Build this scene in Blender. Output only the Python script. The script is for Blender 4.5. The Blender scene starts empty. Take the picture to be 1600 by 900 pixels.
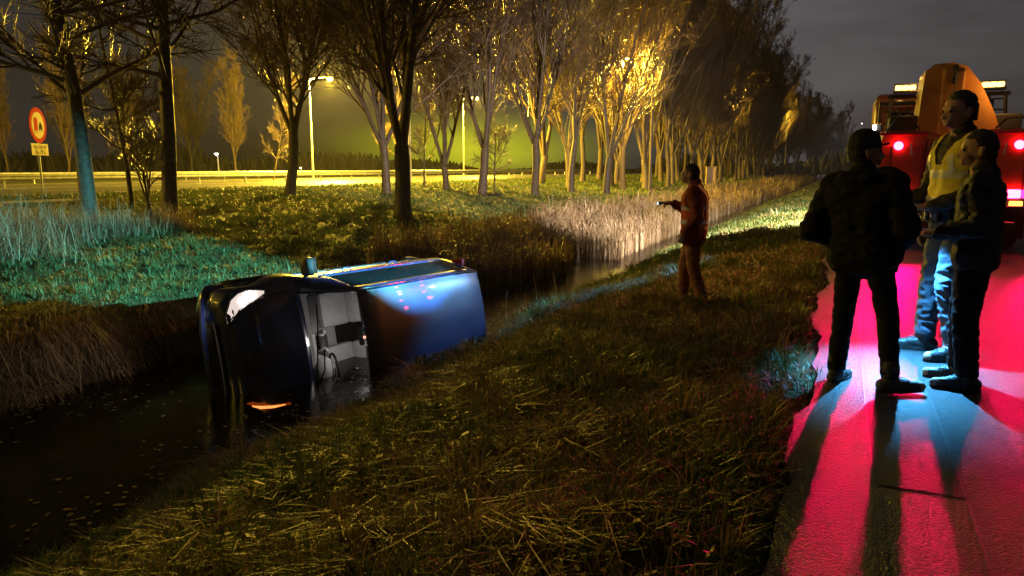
import bpy, bmesh, math, random
import numpy as np
from mathutils import Vector, Matrix, noise as mnoise

random.seed(7); RNG = np.random.default_rng(7)
S = bpy.context.scene
COL = S.collection
R = math.radians
PI = math.pi

# ------------------------------------------------------------------ camera
FPX, EYE = 1150.0, 1.5
PITCH = math.atan(188 / FPX)
YAW = math.atan(515 / FPX * math.cos(PITCH))
cam_d = bpy.data.cameras.new('camera'); cam = bpy.data.objects.new('camera', cam_d); COL.objects.link(cam)
cam.location = (0, 0, EYE)
cam.rotation_euler = (PI / 2 - PITCH, 0, YAW)
cam_d.sensor_width = 36; cam_d.lens = 36 * FPX / 1600
cam_d.clip_start = 0.05; cam_d.clip_end = 3000
S.camera = cam
S.render.engine = 'CYCLES'
S.view_settings.view_transform = 'Standard'; S.view_settings.look = 'None'
S.view_settings.gamma = 1; S.view_settings.exposure = 0.25
S.cycles.use_denoising = True
S.cycles.max_bounces = 6; S.cycles.diffuse_bounces = 2; S.cycles.glossy_bounces = 3
S.cycles.transparent_max_bounces = 12; S.cycles.transmission_bounces = 4
S.cycles.sample_clamp_indirect = 3.0; S.cycles.caustics_reflective = False; S.cycles.caustics_refractive = False

cp, sp, ct, st = math.cos(PITCH), math.sin(PITCH), math.cos(YAW), math.sin(YAW)
FW = Vector((-st * cp, ct * cp, -sp)); RT = Vector((ct, st, 0)); UP = RT.cross(FW)
def ray(x, y): return FW + RT * ((x - 800) / FPX) + UP * ((450 - y) / FPX)
def at_z(x, y, z):
    d = ray(x, y); return Vector((0, 0, EYE)) + d * ((z - EYE) / d.z)
def at_d(x, y, D): return Vector((0, 0, EYE)) + ray(x, y) * D

# ------------------------------------------------------------------ world (overcast night sky, greenhouse glow on the clouds)
W = bpy.data.worlds.new('World'); S.world = W; W.use_nodes = True
nt = W.node_tree; nt.nodes.clear()
def N(tree, kind, **kw):
    n = tree.nodes.new(kind)
    for k, v in kw.items():
        if k in n.inputs.keys() if hasattr(n.inputs, 'keys') else False: n.inputs[k].default_value = v
        else: setattr(n, k, v)
    return n
L = nt.links
tc = N(nt, 'ShaderNodeTexCoord')
sky = N(nt, 'ShaderNodeTexSky', sky_type='NISHITA', sun_disc=False)
sky.sun_elevation = R(2); sky.sun_rotation = R(200)
bgs = N(nt, 'ShaderNodeBackground'); bgs.inputs['Strength'].default_value = 0.002
L.new(sky.outputs[0], bgs.inputs[0])
mp = N(nt, 'ShaderNodeMapping'); mp.inputs['Scale'].default_value = (1.2, 1.2, 4.5)
L.new(tc.outputs['Generated'], mp.inputs[0])
nz = N(nt, 'ShaderNodeTexNoise'); nz.inputs['Scale'].default_value = 1.5; nz.inputs['Detail'].default_value = 5; nz.inputs['Roughness'].default_value = .5
L.new(mp.outputs[0], nz.inputs['Vector'])
rp = N(nt, 'ShaderNodeValToRGB')
rp.color_ramp.elements[0].position = .32; rp.color_ramp.elements[0].color = (.012, .0095, .0095, 1)
rp.color_ramp.elements[1].position = .68; rp.color_ramp.elements[1].color = (.085, .080, .084, 1)
L.new(nz.outputs[0], rp.inputs[0])
gd = (at_d(735, 236, 1) - Vector((0, 0, EYE))).normalized()
sub = N(nt, 'ShaderNodeVectorMath', operation='SUBTRACT'); sub.inputs[1].default_value = gd
L.new(tc.outputs['Generated'], sub.inputs[0])
ml = N(nt, 'ShaderNodeVectorMath', operation='MULTIPLY'); ml.inputs[1].default_value = (5.0, 5.0, 19.0)
L.new(sub.outputs[0], ml.inputs[0])
ln = N(nt, 'ShaderNodeVectorMath', operation='LENGTH'); L.new(ml.outputs[0], ln.inputs[0])
mr = N(nt, 'ShaderNodeMapRange', interpolation_type='SMOOTHSTEP')
mr.inputs['From Min'].default_value = 0; mr.inputs['From Max'].default_value = 1.5; mr.inputs['To Min'].default_value = 1; mr.inputs['To Max'].default_value = 0
L.new(ln.outputs['Value'], mr.inputs['Value'])
bgc = N(nt, 'ShaderNodeBackground'); L.new(rp.outputs[0], bgc.inputs[0])
# thinner, town-lit cloud towards the upper right
sub2 = N(nt, 'ShaderNodeVectorMath', operation='DISTANCE'); sub2.inputs[1].default_value = (at_d(1270, -40, 1) - Vector((0, 0, EYE))).normalized(); L.new(tc.outputs['Generated'], sub2.inputs[0])
mr2 = N(nt, 'ShaderNodeMapRange', interpolation_type='SMOOTHSTEP'); mr2.inputs['From Max'].default_value = .62; mr2.inputs['To Min'].default_value = 1.15; mr2.inputs['To Max'].default_value = .28
L.new(sub2.outputs['Value'], mr2.inputs['Value']); L.new(mr2.outputs[0], bgc.inputs['Strength'])
bgg = N(nt, 'ShaderNodeBackground'); bgg.inputs[0].default_value = (.80, .80, .008, 1)
mg = N(nt, 'ShaderNodeMath', operation='MULTIPLY'); pw = N(nt, 'ShaderNodeMath', operation='POWER'); pw.inputs[1].default_value = 2.2; L.new(mr.outputs[0], pw.inputs[0])
nm = N(nt, 'ShaderNodeMapRange'); nm.inputs['From Min'].default_value = .3; nm.inputs['From Max'].default_value = .7; nm.inputs['To Min'].default_value = .35; nm.inputs['To Max'].default_value = 1.1; L.new(nz.outputs[0], nm.inputs['Value']); L.new(nm.outputs[0], mg.inputs[1])
L.new(pw.outputs[0], mg.inputs[0]); L.new(mg.outputs[0], bgg.inputs['Strength'])
a1 = N(nt, 'ShaderNodeAddShader'); a2 = N(nt, 'ShaderNodeAddShader'); wo = N(nt, 'ShaderNodeOutputWorld')
L.new(bgs.outputs[0], a1.inputs[0]); L.new(bgc.outputs[0], a1.inputs[1])
L.new(a1.outputs[0], a2.inputs[0]); L.new(bgg.outputs[0], a2.inputs[1]); L.new(a2.outputs[0], wo.inputs[0])

def light(name, kind, loc, energy, color, parent=None, target=None, size=.05, spot=None, blend=.5):
    d = bpy.data.lights.new(name, kind); d.energy = energy; d.color = color
    if kind == 'SUN': d.angle = size
    else: d.shadow_soft_size = size
    if kind == 'SPOT': d.spot_size = R(spot); d.spot_blend = blend
    o = bpy.data.objects.new(name, d); COL.objects.link(o); o.location = loc
    if target is not None:
        o.rotation_euler = (Vector(target) - Vector(loc)).to_track_quat('-Z', 'Y').to_euler()
    return o
# moon-weak skylight through the cloud
light('sun', 'SUN', (0, 0, 50), .02, (1, .9, .8), target=(-20, 25, 0), size=R(25))

# ------------------------------------------------------------------ helpers: objects
def tag(o, label=None, cat=None, group=None, kind=None):
    if label: o['label'] = label
    if cat: o['category'] = cat
    if group: o['group'] = group
    if kind: o['kind'] = kind
    return o
def link(name, me, parent=None, mat=None, smooth=False):
    o = bpy.data.objects.new(name, me); COL.objects.link(o)
    if parent is not None: o.parent = parent
    if mat is not None: me.materials.append(mat)
    if smooth: me.polygons.foreach_set('use_smooth', [True] * len(me.polygons))
    return o
def empty(name, loc=(0, 0, 0), rz=0, label=None, cat=None, group=None):
    o = bpy.data.objects.new(name, None); COL.objects.link(o); o.location = loc; o.rotation_euler = (0, 0, rz)
    o.empty_display_size = .2
    return tag(o, label, cat, group)
class MB:
    def __init__(s): s.v = []; s.f = []
    def add(s, vs, fs):
        b = len(s.v); s.v += [tuple(v) for v in vs]; s.f += [tuple(i + b for i in f) for f in fs]; return s
    def box(s, c, d, rot=None, bev=0):
        x, y, z = d[0] / 2, d[1] / 2, d[2] / 2
        if bev:
            bm = bmesh.new(); bmesh.ops.create_cube(bm, size=1)
            for v in bm.verts: v.co = Vector((v.co.x * d[0], v.co.y * d[1], v.co.z * d[2]))
            bmesh.ops.bevel(bm, geom=bm.edges[:], offset=bev, segments=2, affect='EDGES', profile=.5)
            bm.verts.index_update(); vs = [v.co.copy() for v in bm.verts]; fs = [[v.index for v in f.verts] for f in bm.faces]; bm.free()
        else:
            vs = [Vector((a * x, b * y, e * z)) for a in (-1, 1) for b in (-1, 1) for e in (-1, 1)]
            fs = [(0, 1, 3, 2), (4, 6, 7, 5), (0, 4, 5, 1), (2, 3, 7, 6), (0, 2, 6, 4), (1, 5, 7, 3)]
        M = rot if rot is not None else Matrix.Identity(3)
        return s.add([M @ v + Vector(c) for v in vs], fs)
    def tube(s, pts, rs, n=8, cap=True, flat=None):
        pts = [Vector(p) for p in pts]
        if not hasattr(rs, '__len__'): rs = [rs] * len(pts)
        vs = []; fs = []; prev = None
        for i, p in enumerate(pts):
            t = (pts[min(i + 1, len(pts) - 1)] - pts[max(i - 1, 0)]).normalized()
            if prev is None:
                a = Vector((0, 0, 1)) if abs(t.z) < .9 else Vector((1, 0, 0)); u = t.cross(a).normalized()
            else:
                u = (prev - t * prev.dot(t)).normalized()
            prev = u; w = t.cross(u)
            for k in range(n):
                an = 2 * PI * k / n; vs.append(p + (u * math.cos(an) + w * math.sin(an)) * rs[i])
        m = len(pts)
        for i in range(m - 1):
            for k in range(n):
                k2 = (k + 1) % n; fs.append((i * n + k, i * n + k2, (i + 1) * n + k2, (i + 1) * n + k))
        if cap: fs.append(tuple(range(n))[::-1]); fs.append(tuple((m - 1) * n + k for k in range(n)))
        return s.add(vs, fs)
    def prism(s, poly, z0, z1, axis='z'):
        n = len(poly); vs = []
        for z in (z0, z1):
            for a, b in poly:
                vs.append({'z': (a, b, z), 'x': (z, a, b), 'y': (a, z, b)}[axis])
        fs = [tuple(range(n))[::-1], tuple(range(n, 2 * n))] + [(k, (k + 1) % n, n + (k + 1) % n, n + k) for k in range(n)]
        return s.add(vs, fs)
    def lathe(s, prof, c=(0, 0, 0), n=24, M=None):
        vs = []; fs = []
        for r, h in prof:
            for k in range(n):
                a = 2 * PI * k / n; vs.append(Vector((r * math.cos(a), r * math.sin(a), h)))
        if M is not None: vs = [M @ v for v in vs]
        vs = [v + Vector(c) for v in vs]
        for i in range(len(prof) - 1):
            for k in range(n):
                k2 = (k + 1) % n; fs.append((i * n + k, i * n + k2, (i + 1) * n + k2, (i + 1) * n + k))
        if prof[0][0] > 1e-4: fs.append(tuple(range(n))[::-1])
        if prof[-1][0] > 1e-4: fs.append(tuple((len(prof) - 1) * n + k for k in range(n)))
        return s.add(vs, fs)
    def mesh(s, name='mesh'):
        me = bpy.data.meshes.new(name); me.from_pydata(s.v, [], s.f); me.update(); return me
    def build(s, name, mat, parent=None, smooth=False):
        me = s.mesh(name)
        bm = bmesh.new(); bm.from_mesh(me); bmesh.ops.recalc_face_normals(bm, faces=bm.faces); bm.to_mesh(me); bm.free()
        o = link(name, me, parent, mat)
        if smooth:
            me.polygons.foreach_set('use_smooth', [True] * len(me.polygons))
            if hasattr(me, 'set_sharp_from_angle'): me.set_sharp_from_angle(angle=R(40))
        return o
def np_mesh(name, V, F, attrs=None):
    """V (n,3), F (m,3 or 4) numpy -> mesh"""
    me = bpy.data.meshes.new(name); k = F.shape[1]
    me.vertices.add(len(V)); me.vertices.foreach_set('co', V.astype(np.float32).ravel())
    me.loops.add(F.size); me.loops.foreach_set('vertex_index', F.astype(np.int32).ravel())
    me.polygons.add(len(F)); me.polygons.foreach_set('loop_start', np.arange(0, F.size, k, dtype=np.int32))
    for n, a in (attrs or {}).items():
        at = me.attributes.new(n, 'FLOAT', 'POINT'); at.data.foreach_set('value', a.astype(np.float32))
    me.update(calc_edges=True); me.validate(); return me
def copy_tree(o, parent=None):
    c = o.copy(); COL.objects.link(c); c.parent = parent
    for ch in o.children: copy_tree(ch, c)
    return c

# ------------------------------------------------------------------ helpers: materials
def mat(name, col, rough=.6, metal=0, spec=.5, bump=0, bscale=20, var=0, vscale=6, coat=0, emit=None, es=0, detail=4, col2=None, coords='Object'):
    m = bpy.data.materials.new(name); m.use_nodes = True; t = m.node_tree; b = t.nodes['Principled BSDF']
    b.inputs['Base Color'].default_value = (*col, 1); b.inputs['Roughness'].default_value = rough; b.inputs['Metallic'].default_value = metal
    b.inputs['Specular IOR Level'].default_value = spec; b.inputs['Coat Weight'].default_value = coat; b.inputs['Coat Roughness'].default_value = .03
    if emit: b.inputs['Emission Color'].default_value = (*emit, 1); b.inputs['Emission Strength'].default_value = es
    tcn = t.nodes.new('ShaderNodeTexCoord')
    if var or col2:
        n = t.nodes.new('ShaderNodeTexNoise'); n.inputs['Scale'].default_value = vscale; n.inputs['Detail'].default_value = detail
        t.links.new(tcn.outputs[coords], n.inputs['Vector'])
        r = t.nodes.new('ShaderNodeValToRGB'); e = r.color_ramp.elements
        e[0].position = .33; e[1].position = .67
        if col2: e[0].color = (*col, 1); e[1].color = (*col2, 1)
        else:
            e[0].color = (*[c * (1 - var) for c in col], 1); e[1].color = (*[min(1, c * (1 + var)) for c in col], 1)
        t.links.new(n.outputs[0], r.inputs[0]); t.links.new(r.outputs[0], b.inputs['Base Color'])
    if bump:
        n = t.nodes.new('ShaderNodeTexNoise'); n.inputs['Scale'].default_value = bscale; n.inputs['Detail'].default_value = 6
        t.links.new(tcn.outputs[coords], n.inputs['Vector'])
        bp = t.nodes.new('ShaderNodeBump'); bp.inputs['Strength'].default_value = bump; bp.inputs['Distance'].default_value = .02
        t.links.new(n.outputs[0], bp.inputs['Height']); t.links.new(bp.outputs[0], b.inputs['Normal'])
    return m
def emis(name, col, s):
    m = bpy.data.materials.new(name); m.use_nodes = True; t = m.node_tree; t.nodes.clear()
    e = t.nodes.new('ShaderNodeEmission'); e.inputs[0].default_value = (*col, 1); e.inputs[1].default_value = s
    o = t.nodes.new('ShaderNodeOutputMaterial'); t.links.new(e.outputs[0], o.inputs[0]); return m
def glassy(name, tint, rough=.02, ior=1.45, gloss=1.0, bump=0, bscale=3):
    """clear sheet: transparent + fresnel gloss"""
    m = bpy.data.materials.new(name); m.use_nodes = True; t = m.node_tree; t.nodes.clear()
    tr = t.nodes.new('ShaderNodeBsdfTransparent'); tr.inputs[0].default_value = (*tint, 1)
    gl = t.nodes.new('ShaderNodeBsdfGlossy'); gl.inputs['Roughness'].default_value = rough; gl.inputs[0].default_value = (gloss, gloss, gloss, 1)
    fr = t.nodes.new('ShaderNodeFresnel'); fr.inputs[0].default_value = ior
    mx = t.nodes.new('ShaderNodeMixShader'); o = t.nodes.new('ShaderNodeOutputMaterial')
    t.links.new(fr.outputs[0], mx.inputs[0]); t.links.new(tr.outputs[0], mx.inputs[1]); t.links.new(gl.outputs[0], mx.inputs[2]); t.links.new(mx.outputs[0], o.inputs[0])
    if bump:
        tcn = t.nodes.new('ShaderNodeTexCoord'); n = t.nodes.new('ShaderNodeTexNoise'); n.inputs['Scale'].default_value = bscale; n.inputs['Detail'].default_value = 3
        bp = t.nodes.new('ShaderNodeBump'); bp.inputs['Strength'].default_value = bump; bp.inputs['Distance'].default_value = .05
        t.links.new(tcn.outputs['Object'], n.inputs['Vector']); t.links.new(n.outputs[0], bp.inputs['Height'])
        t.links.new(bp.outputs[0], gl.inputs['Normal']); t.links.new(bp.outputs[0], fr.inputs['Normal'])
    return m
def blade_mat(name, stops, rough=.55, trans=.25):
    """thin leaves: colour by per-blade 'tint' attribute"""
    m = bpy.data.materials.new(name); m.use_nodes = True; t = m.node_tree; b = t.nodes['Principled BSDF']
    at = t.nodes.new('ShaderNodeAttribute'); at.attribute_name = 'tint'
    r = t.nodes.new('ShaderNodeValToRGB'); el = r.color_ramp.elements
    while len(el) < len(stops): el.new(.5)
    for e, (p, c) in zip(el, stops): e.position = p; e.color = (*c, 1)
    t.links.new(at.outputs['Fac'], r.inputs[0]); t.links.new(r.outputs[0], b.inputs['Base Color'])
    b.inputs['Roughness'].default_value = rough; b.inputs['Specular IOR Level'].default_value = .4
    tl = t.nodes.new('ShaderNodeBsdfTranslucent'); t.links.new(r.outputs[0], tl.inputs[0])
    mx = t.nodes.new('ShaderNodeMixShader'); mx.inputs[0].default_value = trans
    o = t.nodes['Material Output']; t.links.new(b.outputs[0], mx.inputs[1]); t.links.new(tl.outputs[0], mx.inputs[2]); t.links.new(mx.outputs[0], o.inputs[0])
    return m

# ================================================================== TERRAIN
WATER_Z = -1.2
PA = [(-400, .3), (-60, .35), (-47.5, .46), (-26.5, .46), (-22, .36), (-16, .06), (-12, -.2), (-9.2, -.42), (-8.85, -.55), (-8.6, -1.15), (-8.2, -1.45), (-7.6, -1.8), (-6, -1.85), (-5.4, -1.65), (-4.95, -1.22), (-4.2, -.9), (-3.1, -.5), (-2, -.2), (-1, -.09), (-.3, -.05), (.3, -.07), (7, -.07), (7.6, -.1), (60, -.2)]
PB = [(-400, .3), (-60, .35), (-47.5, .46), (-26.5, .46), (-22, .36), (-16, .06), (-12, -.2), (-10.2, -.4), (-9, -.75), (-7.8, -1.22), (-7.2, -1.5), (-6.4, -1.7), (-5.6, -1.65), (-4.95, -1.22), (-4.2, -.9), (-3.1, -.5), (-2, -.2), (-1, -.09), (-.3, -.05), (.3, -.07), (7, -.07), (7.6, -.1), (60, -.2)]
pax, paz = np.array(PA).T; pbx, pbz = np.array(PB).T
def gz(x, y):
    x = np.asarray(x, float); y = np.asarray(y, float)
    w = np.clip((y - 9.5) / 4.5, 0, 1); w = w * w * (3 - 2 * w)
    xs = x + .18 * np.sin(y * .9 + 1) * np.exp(-((x + 8) / 2.5) ** 2) + .12 * np.sin(y * 1.7) * np.exp(-((x + 4.9) / 1.5) ** 2)
    z = np.interp(xs, pax, paz) * (1 - w) + np.interp(xs, pbx, pbz) * w
    n = .05 * np.sin(x * 1.3 + .7 * y) * np.sin(y * 1.1 - .4 * x) + .03 * np.sin(x * 3.1 - 1.9 * y + 1) * np.sin(2.3 * y + x) + .015 * np.sin(x * 7.7 + 4.1 * y)
    m = np.clip((-x - .6) / 1.2, 0, 1) * np.clip((x + 26) / 2, 0, 1) + np.clip((x - 7.5) / 1, 0, 1)
    return z + n * m
def ground_at(px, py):
    """where the view ray meets the ground"""
    d = ray(px, py); o = Vector((0, 0, EYE)); t0 = 2.0; prev = None
    for i in range(4000):
        t = 2.0 + i * .05
        p = o + d * t
        if p.z < float(gz(p.x, p.y)): return p
    return o + d * 200
xs = np.concatenate([np.linspace(-400, -60, 14)[:-1], np.linspace(-60, -27, 23)[:-1], np.linspace(-27, -12, 38)[:-1], np.linspace(-12, .4, 96), np.linspace(1, 8, 9), np.linspace(10, 60, 8)])
ys = np.concatenate([np.linspace(-60, 0, 10)[:-1], np.linspace(0, 40, 170)[:-1], np.linspace(40, 100, 80)[:-1], np.linspace(100, 700, 40)])
X, Y = np.meshgrid(xs, ys); Z = gz(X, Y)
V = np.stack([X.ravel(), Y.ravel(), Z.ravel()], 1); nx, ny = len(xs), len(ys)
I = (np.arange(ny - 1)[:, None] * nx + np.arange(nx - 1)[None]).ravel(); F4 = np.stack([I, I + 1, I + nx + 1, I + nx], 1)
mud = np.clip((-.55 - V[:, 2]) / .4, 0, 1) * ((V[:, 0] < -7) | (V[:, 2] < -1.05))
ME = np_mesh('ground', V, F4, {'mud': mud})
M_ground = mat('soil and short turf', (.035, .03, .012), .9, bump=.8, bscale=9, col2=(.05, .055, .014), vscale=1.4, spec=.2)
t = M_ground.node_tree; b = t.nodes['Principled BSDF']
src = b.inputs['Base Color'].links[0].from_socket
at = t.nodes.new('ShaderNodeAttribute'); at.attribute_name = 'mud'
mx = t.nodes.new('ShaderNodeMix'); mx.data_type = 'RGBA'; mx.inputs['B'].default_value = (.016, .011, .007, 1)
t.links.new(at.outputs['Fac'], mx.inputs['Factor']); t.links.new(src, mx.inputs['A']); t.links.new(mx.outputs['Result'], b.inputs['Base Color'])
ground = link('ground', ME, None, M_ground, True); tag(ground, 'rough grassy verge and ditch banks of dark soil', 'ground', kind='structure')

# ---- road: wet asphalt with coarse aggregate
M_asph = mat('wet asphalt', (.018, .018, .019), .5, spec=.4, bump=.5, bscale=45, col2=(.045, .045, .045), vscale=75, detail=5)
t = M_asph.node_tree; vo = t.nodes.new('ShaderNodeTexVoronoi'); vo.inputs['Scale'].default_value = 100; tcn_ = t.nodes.new('ShaderNodeTexCoord'); t.links.new(tcn_.outputs['Object'], vo.inputs['Vector'])
bp2 = t.nodes.new('ShaderNodeBump'); bp2.inputs['Strength'].default_value = 1.0; bp2.inputs['Distance'].default_value = .008; bp2.invert = True
b = t.nodes['Principled BSDF']; t.links.new(vo.outputs['Distance'], bp2.inputs['Height']); t.links.new(b.inputs['Normal'].links[0].from_socket, bp2.inputs['Normal']); t.links.new(bp2.outputs[0], b.inputs['Normal'])
M_patch = mat('smooth asphalt repair', (.016, .016, .017), .55, spec=.35, bump=.6, bscale=70, col2=(.042, .042, .042), vscale=70)
def sheet(name, x0, x1, y0, y1, z, m, parent=None, nx=1, ny=1, wob=0):
    gx = np.linspace(x0, x1, nx + 1); gy = np.linspace(y0, y1, ny + 1)
    A, B = np.meshgrid(gx, gy); A = A.copy()
    if wob: A[:, 0] += wob * (np.sin(gy * 1.3) + .6 * np.sin(gy * 3.7 + 1) + .4 * np.sin(gy * 9.1))
    V = np.stack([A.ravel(), B.ravel(), np.full(A.size, z)], 1); k = nx + 1
    I = (np.arange(ny)[:, None] * k + np.arange(nx)[None]).ravel()
    o = link(name, np_mesh(name, V, np.stack([I, I + 1, I + k + 1, I + k], 1)), parent, m); return o
road = sheet('road', -.12, 6.2, -20, 400, 0, M_asph, nx=6, ny=1600, wob=.05); tag(road, 'wet dark asphalt road glowing red under tail lamps', 'road', kind='structure')
for (a, b_, c, d) in [(.24, .62, 3.75, 6.55)]:
    sheet('asphalt_patch', a, b_, c, d, .004, M_patch, road)
for pts in ([(.22, 2.4), (.24, 3.75), (.235, 6.6), (.27, 8.5)], [(.62, 3.75), (.63, 5), (.61, 6.6)], [(.6, 2.0), (.62, 3.7)], [(-.05, 4.3), (.24, 4.34)]):
    m = MB()
    for (a, b_), (c, d) in zip(pts, pts[1:]):
        dx, dy = c - a, d - b_; l = math.hypot(dx, dy); ox, oy = -dy / l * .0035, dx / l * .0035
        m.add([(a - ox, b_ - oy, .008), (c - ox, d - oy, .008), (c + ox, d + oy, .008), (a + ox, b_ + oy, .008)], [(0, 1, 2, 3)])
    m.build('tar_seam', mat('tar', (.02, .02, .02), .4), road)

# ---- highway
M_hw = mat('highway asphalt', (.07, .068, .062), .5, var=.25, vscale=1.2, bump=.2, bscale=60)
M_white = mat('road paint', (.75, .74, .7), .5, var=.12, vscale=5)
hw = sheet('highway', -46.5, -27, -40, 420, .5, M_hw, nx=4, ny=60); tag(hw, 'asphalt highway beyond the trees under yellow lamps', 'road', kind='structure')
for x, w in ((-27.6, .2), (-45.9, .2), (-36.6, .2), (-37.3, .2)): sheet('edge_line', x - w / 2, x + w / 2, -40, 420, .504, M_white, hw, ny=20)
dash = None
for x in (-31.9, -41.6):
    for k in range(26):
        y = -6 + k * 9
        if dash is None: dash = sheet('lane_marking', -.09, .09, 0, 3, .504, M_white, hw); o = dash
        else: o = dash.copy(); COL.objects.link(o)
        o.location = (x, y, 0)
slip = sheet('slip_road', -24.6, -22.6, -25, 17.5, .44, mat('old grey paving', (.16, .17, .17), .45, var=.2, vscale=2, bump=.2, bscale=30), nx=2, ny=20); tag(slip, 'narrow grey paved strip beside the highway', 'path', kind='structure')

# ---- water
M_water = glassy('ditch water', (.16, .12, .08), .17, 1.33, gloss=.8, bump=.25, bscale=2.2)
water = sheet('ditch_water', -9.4, -4.3, -20, 400, WATER_Z, M_water, nx=2, ny=20); tag(water, 'still dark water in the ditch', 'water', kind='structure')

# ================================================================== GRASS (uncountable blades)
def blades(P, az, ln_, bend, wid, tint, droop=.35):
    n = len(P); d = np.stack([np.cos(az), np.sin(az), np.zeros(n)], 1); s = np.stack([-np.sin(az), np.cos(az), np.zeros(n)], 1)
    out = []
    for k, (f, wf) in enumerate(((0, 1), (.55, .75), (1, 0))):
        c = P + d * (ln_ * bend * f ** 2)[:, None]; c[:, 2] += ln_ * (f - droop * bend * f ** 2.2)
        if k < 2: out += [c - s * (wid * wf / 2)[:, None], c + s * (wid * wf / 2)[:, None]]
        else: out.append(c)
    Vv = np.stack(out, 1).reshape(-1, 3); b = np.arange(n)[:, None] * 5
    Ff = np.concatenate([b + np.array([[0, 1, 3]]), b + np.array([[0, 3, 2]]), b + np.array([[2, 3, 4]])], 0)
    return Vv, Ff, np.repeat(tint, 5)
def nse(x, y, s, o=0): return (np.sin(x * s + o) * np.sin(y * s * .9 + 1.7 * o) + np.sin((x + y) * s * .63 + 2.1 + o) * np.sin((x - y) * s * .71 + .3 * o) + .6 * np.sin(x * 2.3 * s - o) * np.sin(y * 2.1 * s + o)) / 2.6
def field(x0, x1, y0, y1, dens, per, spread, L_, wmul=1., zfun=gz, mask=None, straw=.3, seed=1, bnd=.75):
    """clumped grass: dens clumps per m2 (function of distance) with `per` blades"""
    r = np.random.default_rng(seed)
    A = (x1 - x0) * (y1 - y0); n = int(A * dens(0)); cx = r.uniform(x0, x1, n); cy = r.uniform(y0, y1, n)
    dist = np.hypot(cx, cy); keep = r.uniform(0, 1, n) < np.array(dens(dist)) / dens(0)
    if mask is not None: keep &= mask(cx, cy)
    cx, cy, dist = cx[keep], cy[keep], dist[keep]; n = len(cx)
    patch = nse(cx, cy, 1.1, seed) + .6 * nse(cx, cy, 3.7, seed + 2)
    ctint = np.clip(straw + .35 * patch + r.normal(0, .16, n), 0, 1)
    clen = L_ * np.clip(.75 + .45 * nse(cx, cy, 1.9, seed + 5) + r.normal(0, .2, n), .25, 1.9)
    caz = r.uniform(0, 2 * PI, n)
    i = np.repeat(np.arange(n), per); m = len(i)
    a = r.uniform(0, 2 * PI, m); rad = np.abs(r.normal(0, spread, m))
    px = cx[i] + rad * np.cos(a); py = cy[i] + rad * np.sin(a)
    az = np.where(r.uniform(0, 1, m) < .6, a, caz[i]) + r.normal(0, .5, m)
    ln_ = clen[i] * r.uniform(.45, 1.25, m); bend = np.clip(r.normal(bnd, .38, m), .05, 1.7)
    w = (.0045 + .0011 * np.hypot(px, py)) * wmul * r.uniform(.6, 1.4, m)
    tint = np.clip(ctint[i] + r.normal(0, .15, m), 0, 1)
    return blades(np.stack([px, py, zfun(px, py) - .015], 1), az, ln_, bend, w, tint)
def merge(parts):
    Vs, Fs, Ts, o = [], [], [], 0
    for v, f, t_ in parts: Vs.append(v); Fs.append(f + o); Ts.append(t_); o += len(v)
    return np.concatenate(Vs), np.concatenate(Fs), np.concatenate(Ts)
M_grass = blade_mat('grass blades', [(0, (.035, .07, .012)), (.4, (.085, .11, .022)), (.65, (.19, .14, .05)), (1, (.36, .25, .12))])
M_rust = blade_mat('rusty dead grass', [(0, (.07, .035, .012)), (.5, (.18, .10, .04)), (1, (.36, .25, .13))])
M_straw = blade_mat('dead straw', [(0, (.10, .06, .025)), (.5, (.24, .16, .075)), (1, (.46, .36, .22))])
near = [field(-5.15, -.25, 1.2, 16, lambda d: np.clip(300 - 14 * np.asarray(d, float), 60, 300) if np.ndim(d) else 300, 14, .035, .2, seed=3, straw=.36),
        field(-5.1, -.3, 15, 60, lambda d: np.clip(90 - 1.2 * np.asarray(d, float), 16, 90) if np.ndim(d) else 90, 9, .06, .24, wmul=1., seed=4, straw=.3)]
near.append(field(-.4, .13, 1.5, 30, lambda d: np.clip(260 - 10 * np.asarray(d, float), 60, 260) if np.ndim(d) else 260, 8, .04, .1, seed=6, straw=.45, mask=lambda x, y: x + .1 < .22 * nse(x * 0 + 1, y, 2.9, 2) + .05 * nse(x, y, 9, 1)))
V, F, T = merge(near)
verge = link('verge_grass', np_mesh('verge_grass', V, F, {'tint': T}), None, M_grass); tag(verge, 'tufted green and brown grass on the near verge', 'grass', kind='stuff')
# long bent tussocks of dead grass on the near slope
V, F, T = field(-4.9, -.5, 1.5, 12, lambda d: 9 if not np.ndim(d) else np.full(np.shape(d), 9.), 50, .08, .27, wmul=.95, seed=9, straw=.5, bnd=1.15, mask=lambda x, y: nse(x, y, 2.1, 4) > .05)
tus = link('dead_grass', np_mesh('dead_grass', V, F, {'tint': T}), None, M_rust); tag(tus, 'bent brown tussocks of dead grass on near slope', 'grass', kind='stuff')
# fallen leaves caught in the verge
r = np.random.default_rng(55); n = 5200; x = r.uniform(-4.7, -.2, n); y = 1.6 + 16 * r.uniform(0, 1, n) ** 1.5; z = gz(x, y) + r.uniform(.01, .09, n)
a = r.uniform(0, 2 * PI, n); l_ = r.uniform(.018, .045, n); e1 = np.stack([np.cos(a), np.sin(a), r.normal(0, .35, n)], 1) * l_[:, None]; e2 = np.stack([-np.sin(a), np.cos(a), r.normal(0, .35, n)], 1) * (l_ * .6)[:, None]
c = np.stack([x, y, z], 1); V = np.stack([c - e1, c + e2, c + e1, c - e2], 1).reshape(-1, 3); F = np.arange(n * 4).reshape(-1, 4)
lv = link('fallen_leaves', np_mesh('fallen_leaves', V, F, {'tint': np.repeat(r.uniform(0, 1, n), 4)}), None, blade_mat('dead leaves', [(0, (.05, .025, .01)), (.6, (.16, .08, .03)), (1, (.32, .2, .1))])); tag(lv, 'brown fallen leaves scattered in the verge grass', 'leaves', kind='stuff')
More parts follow.
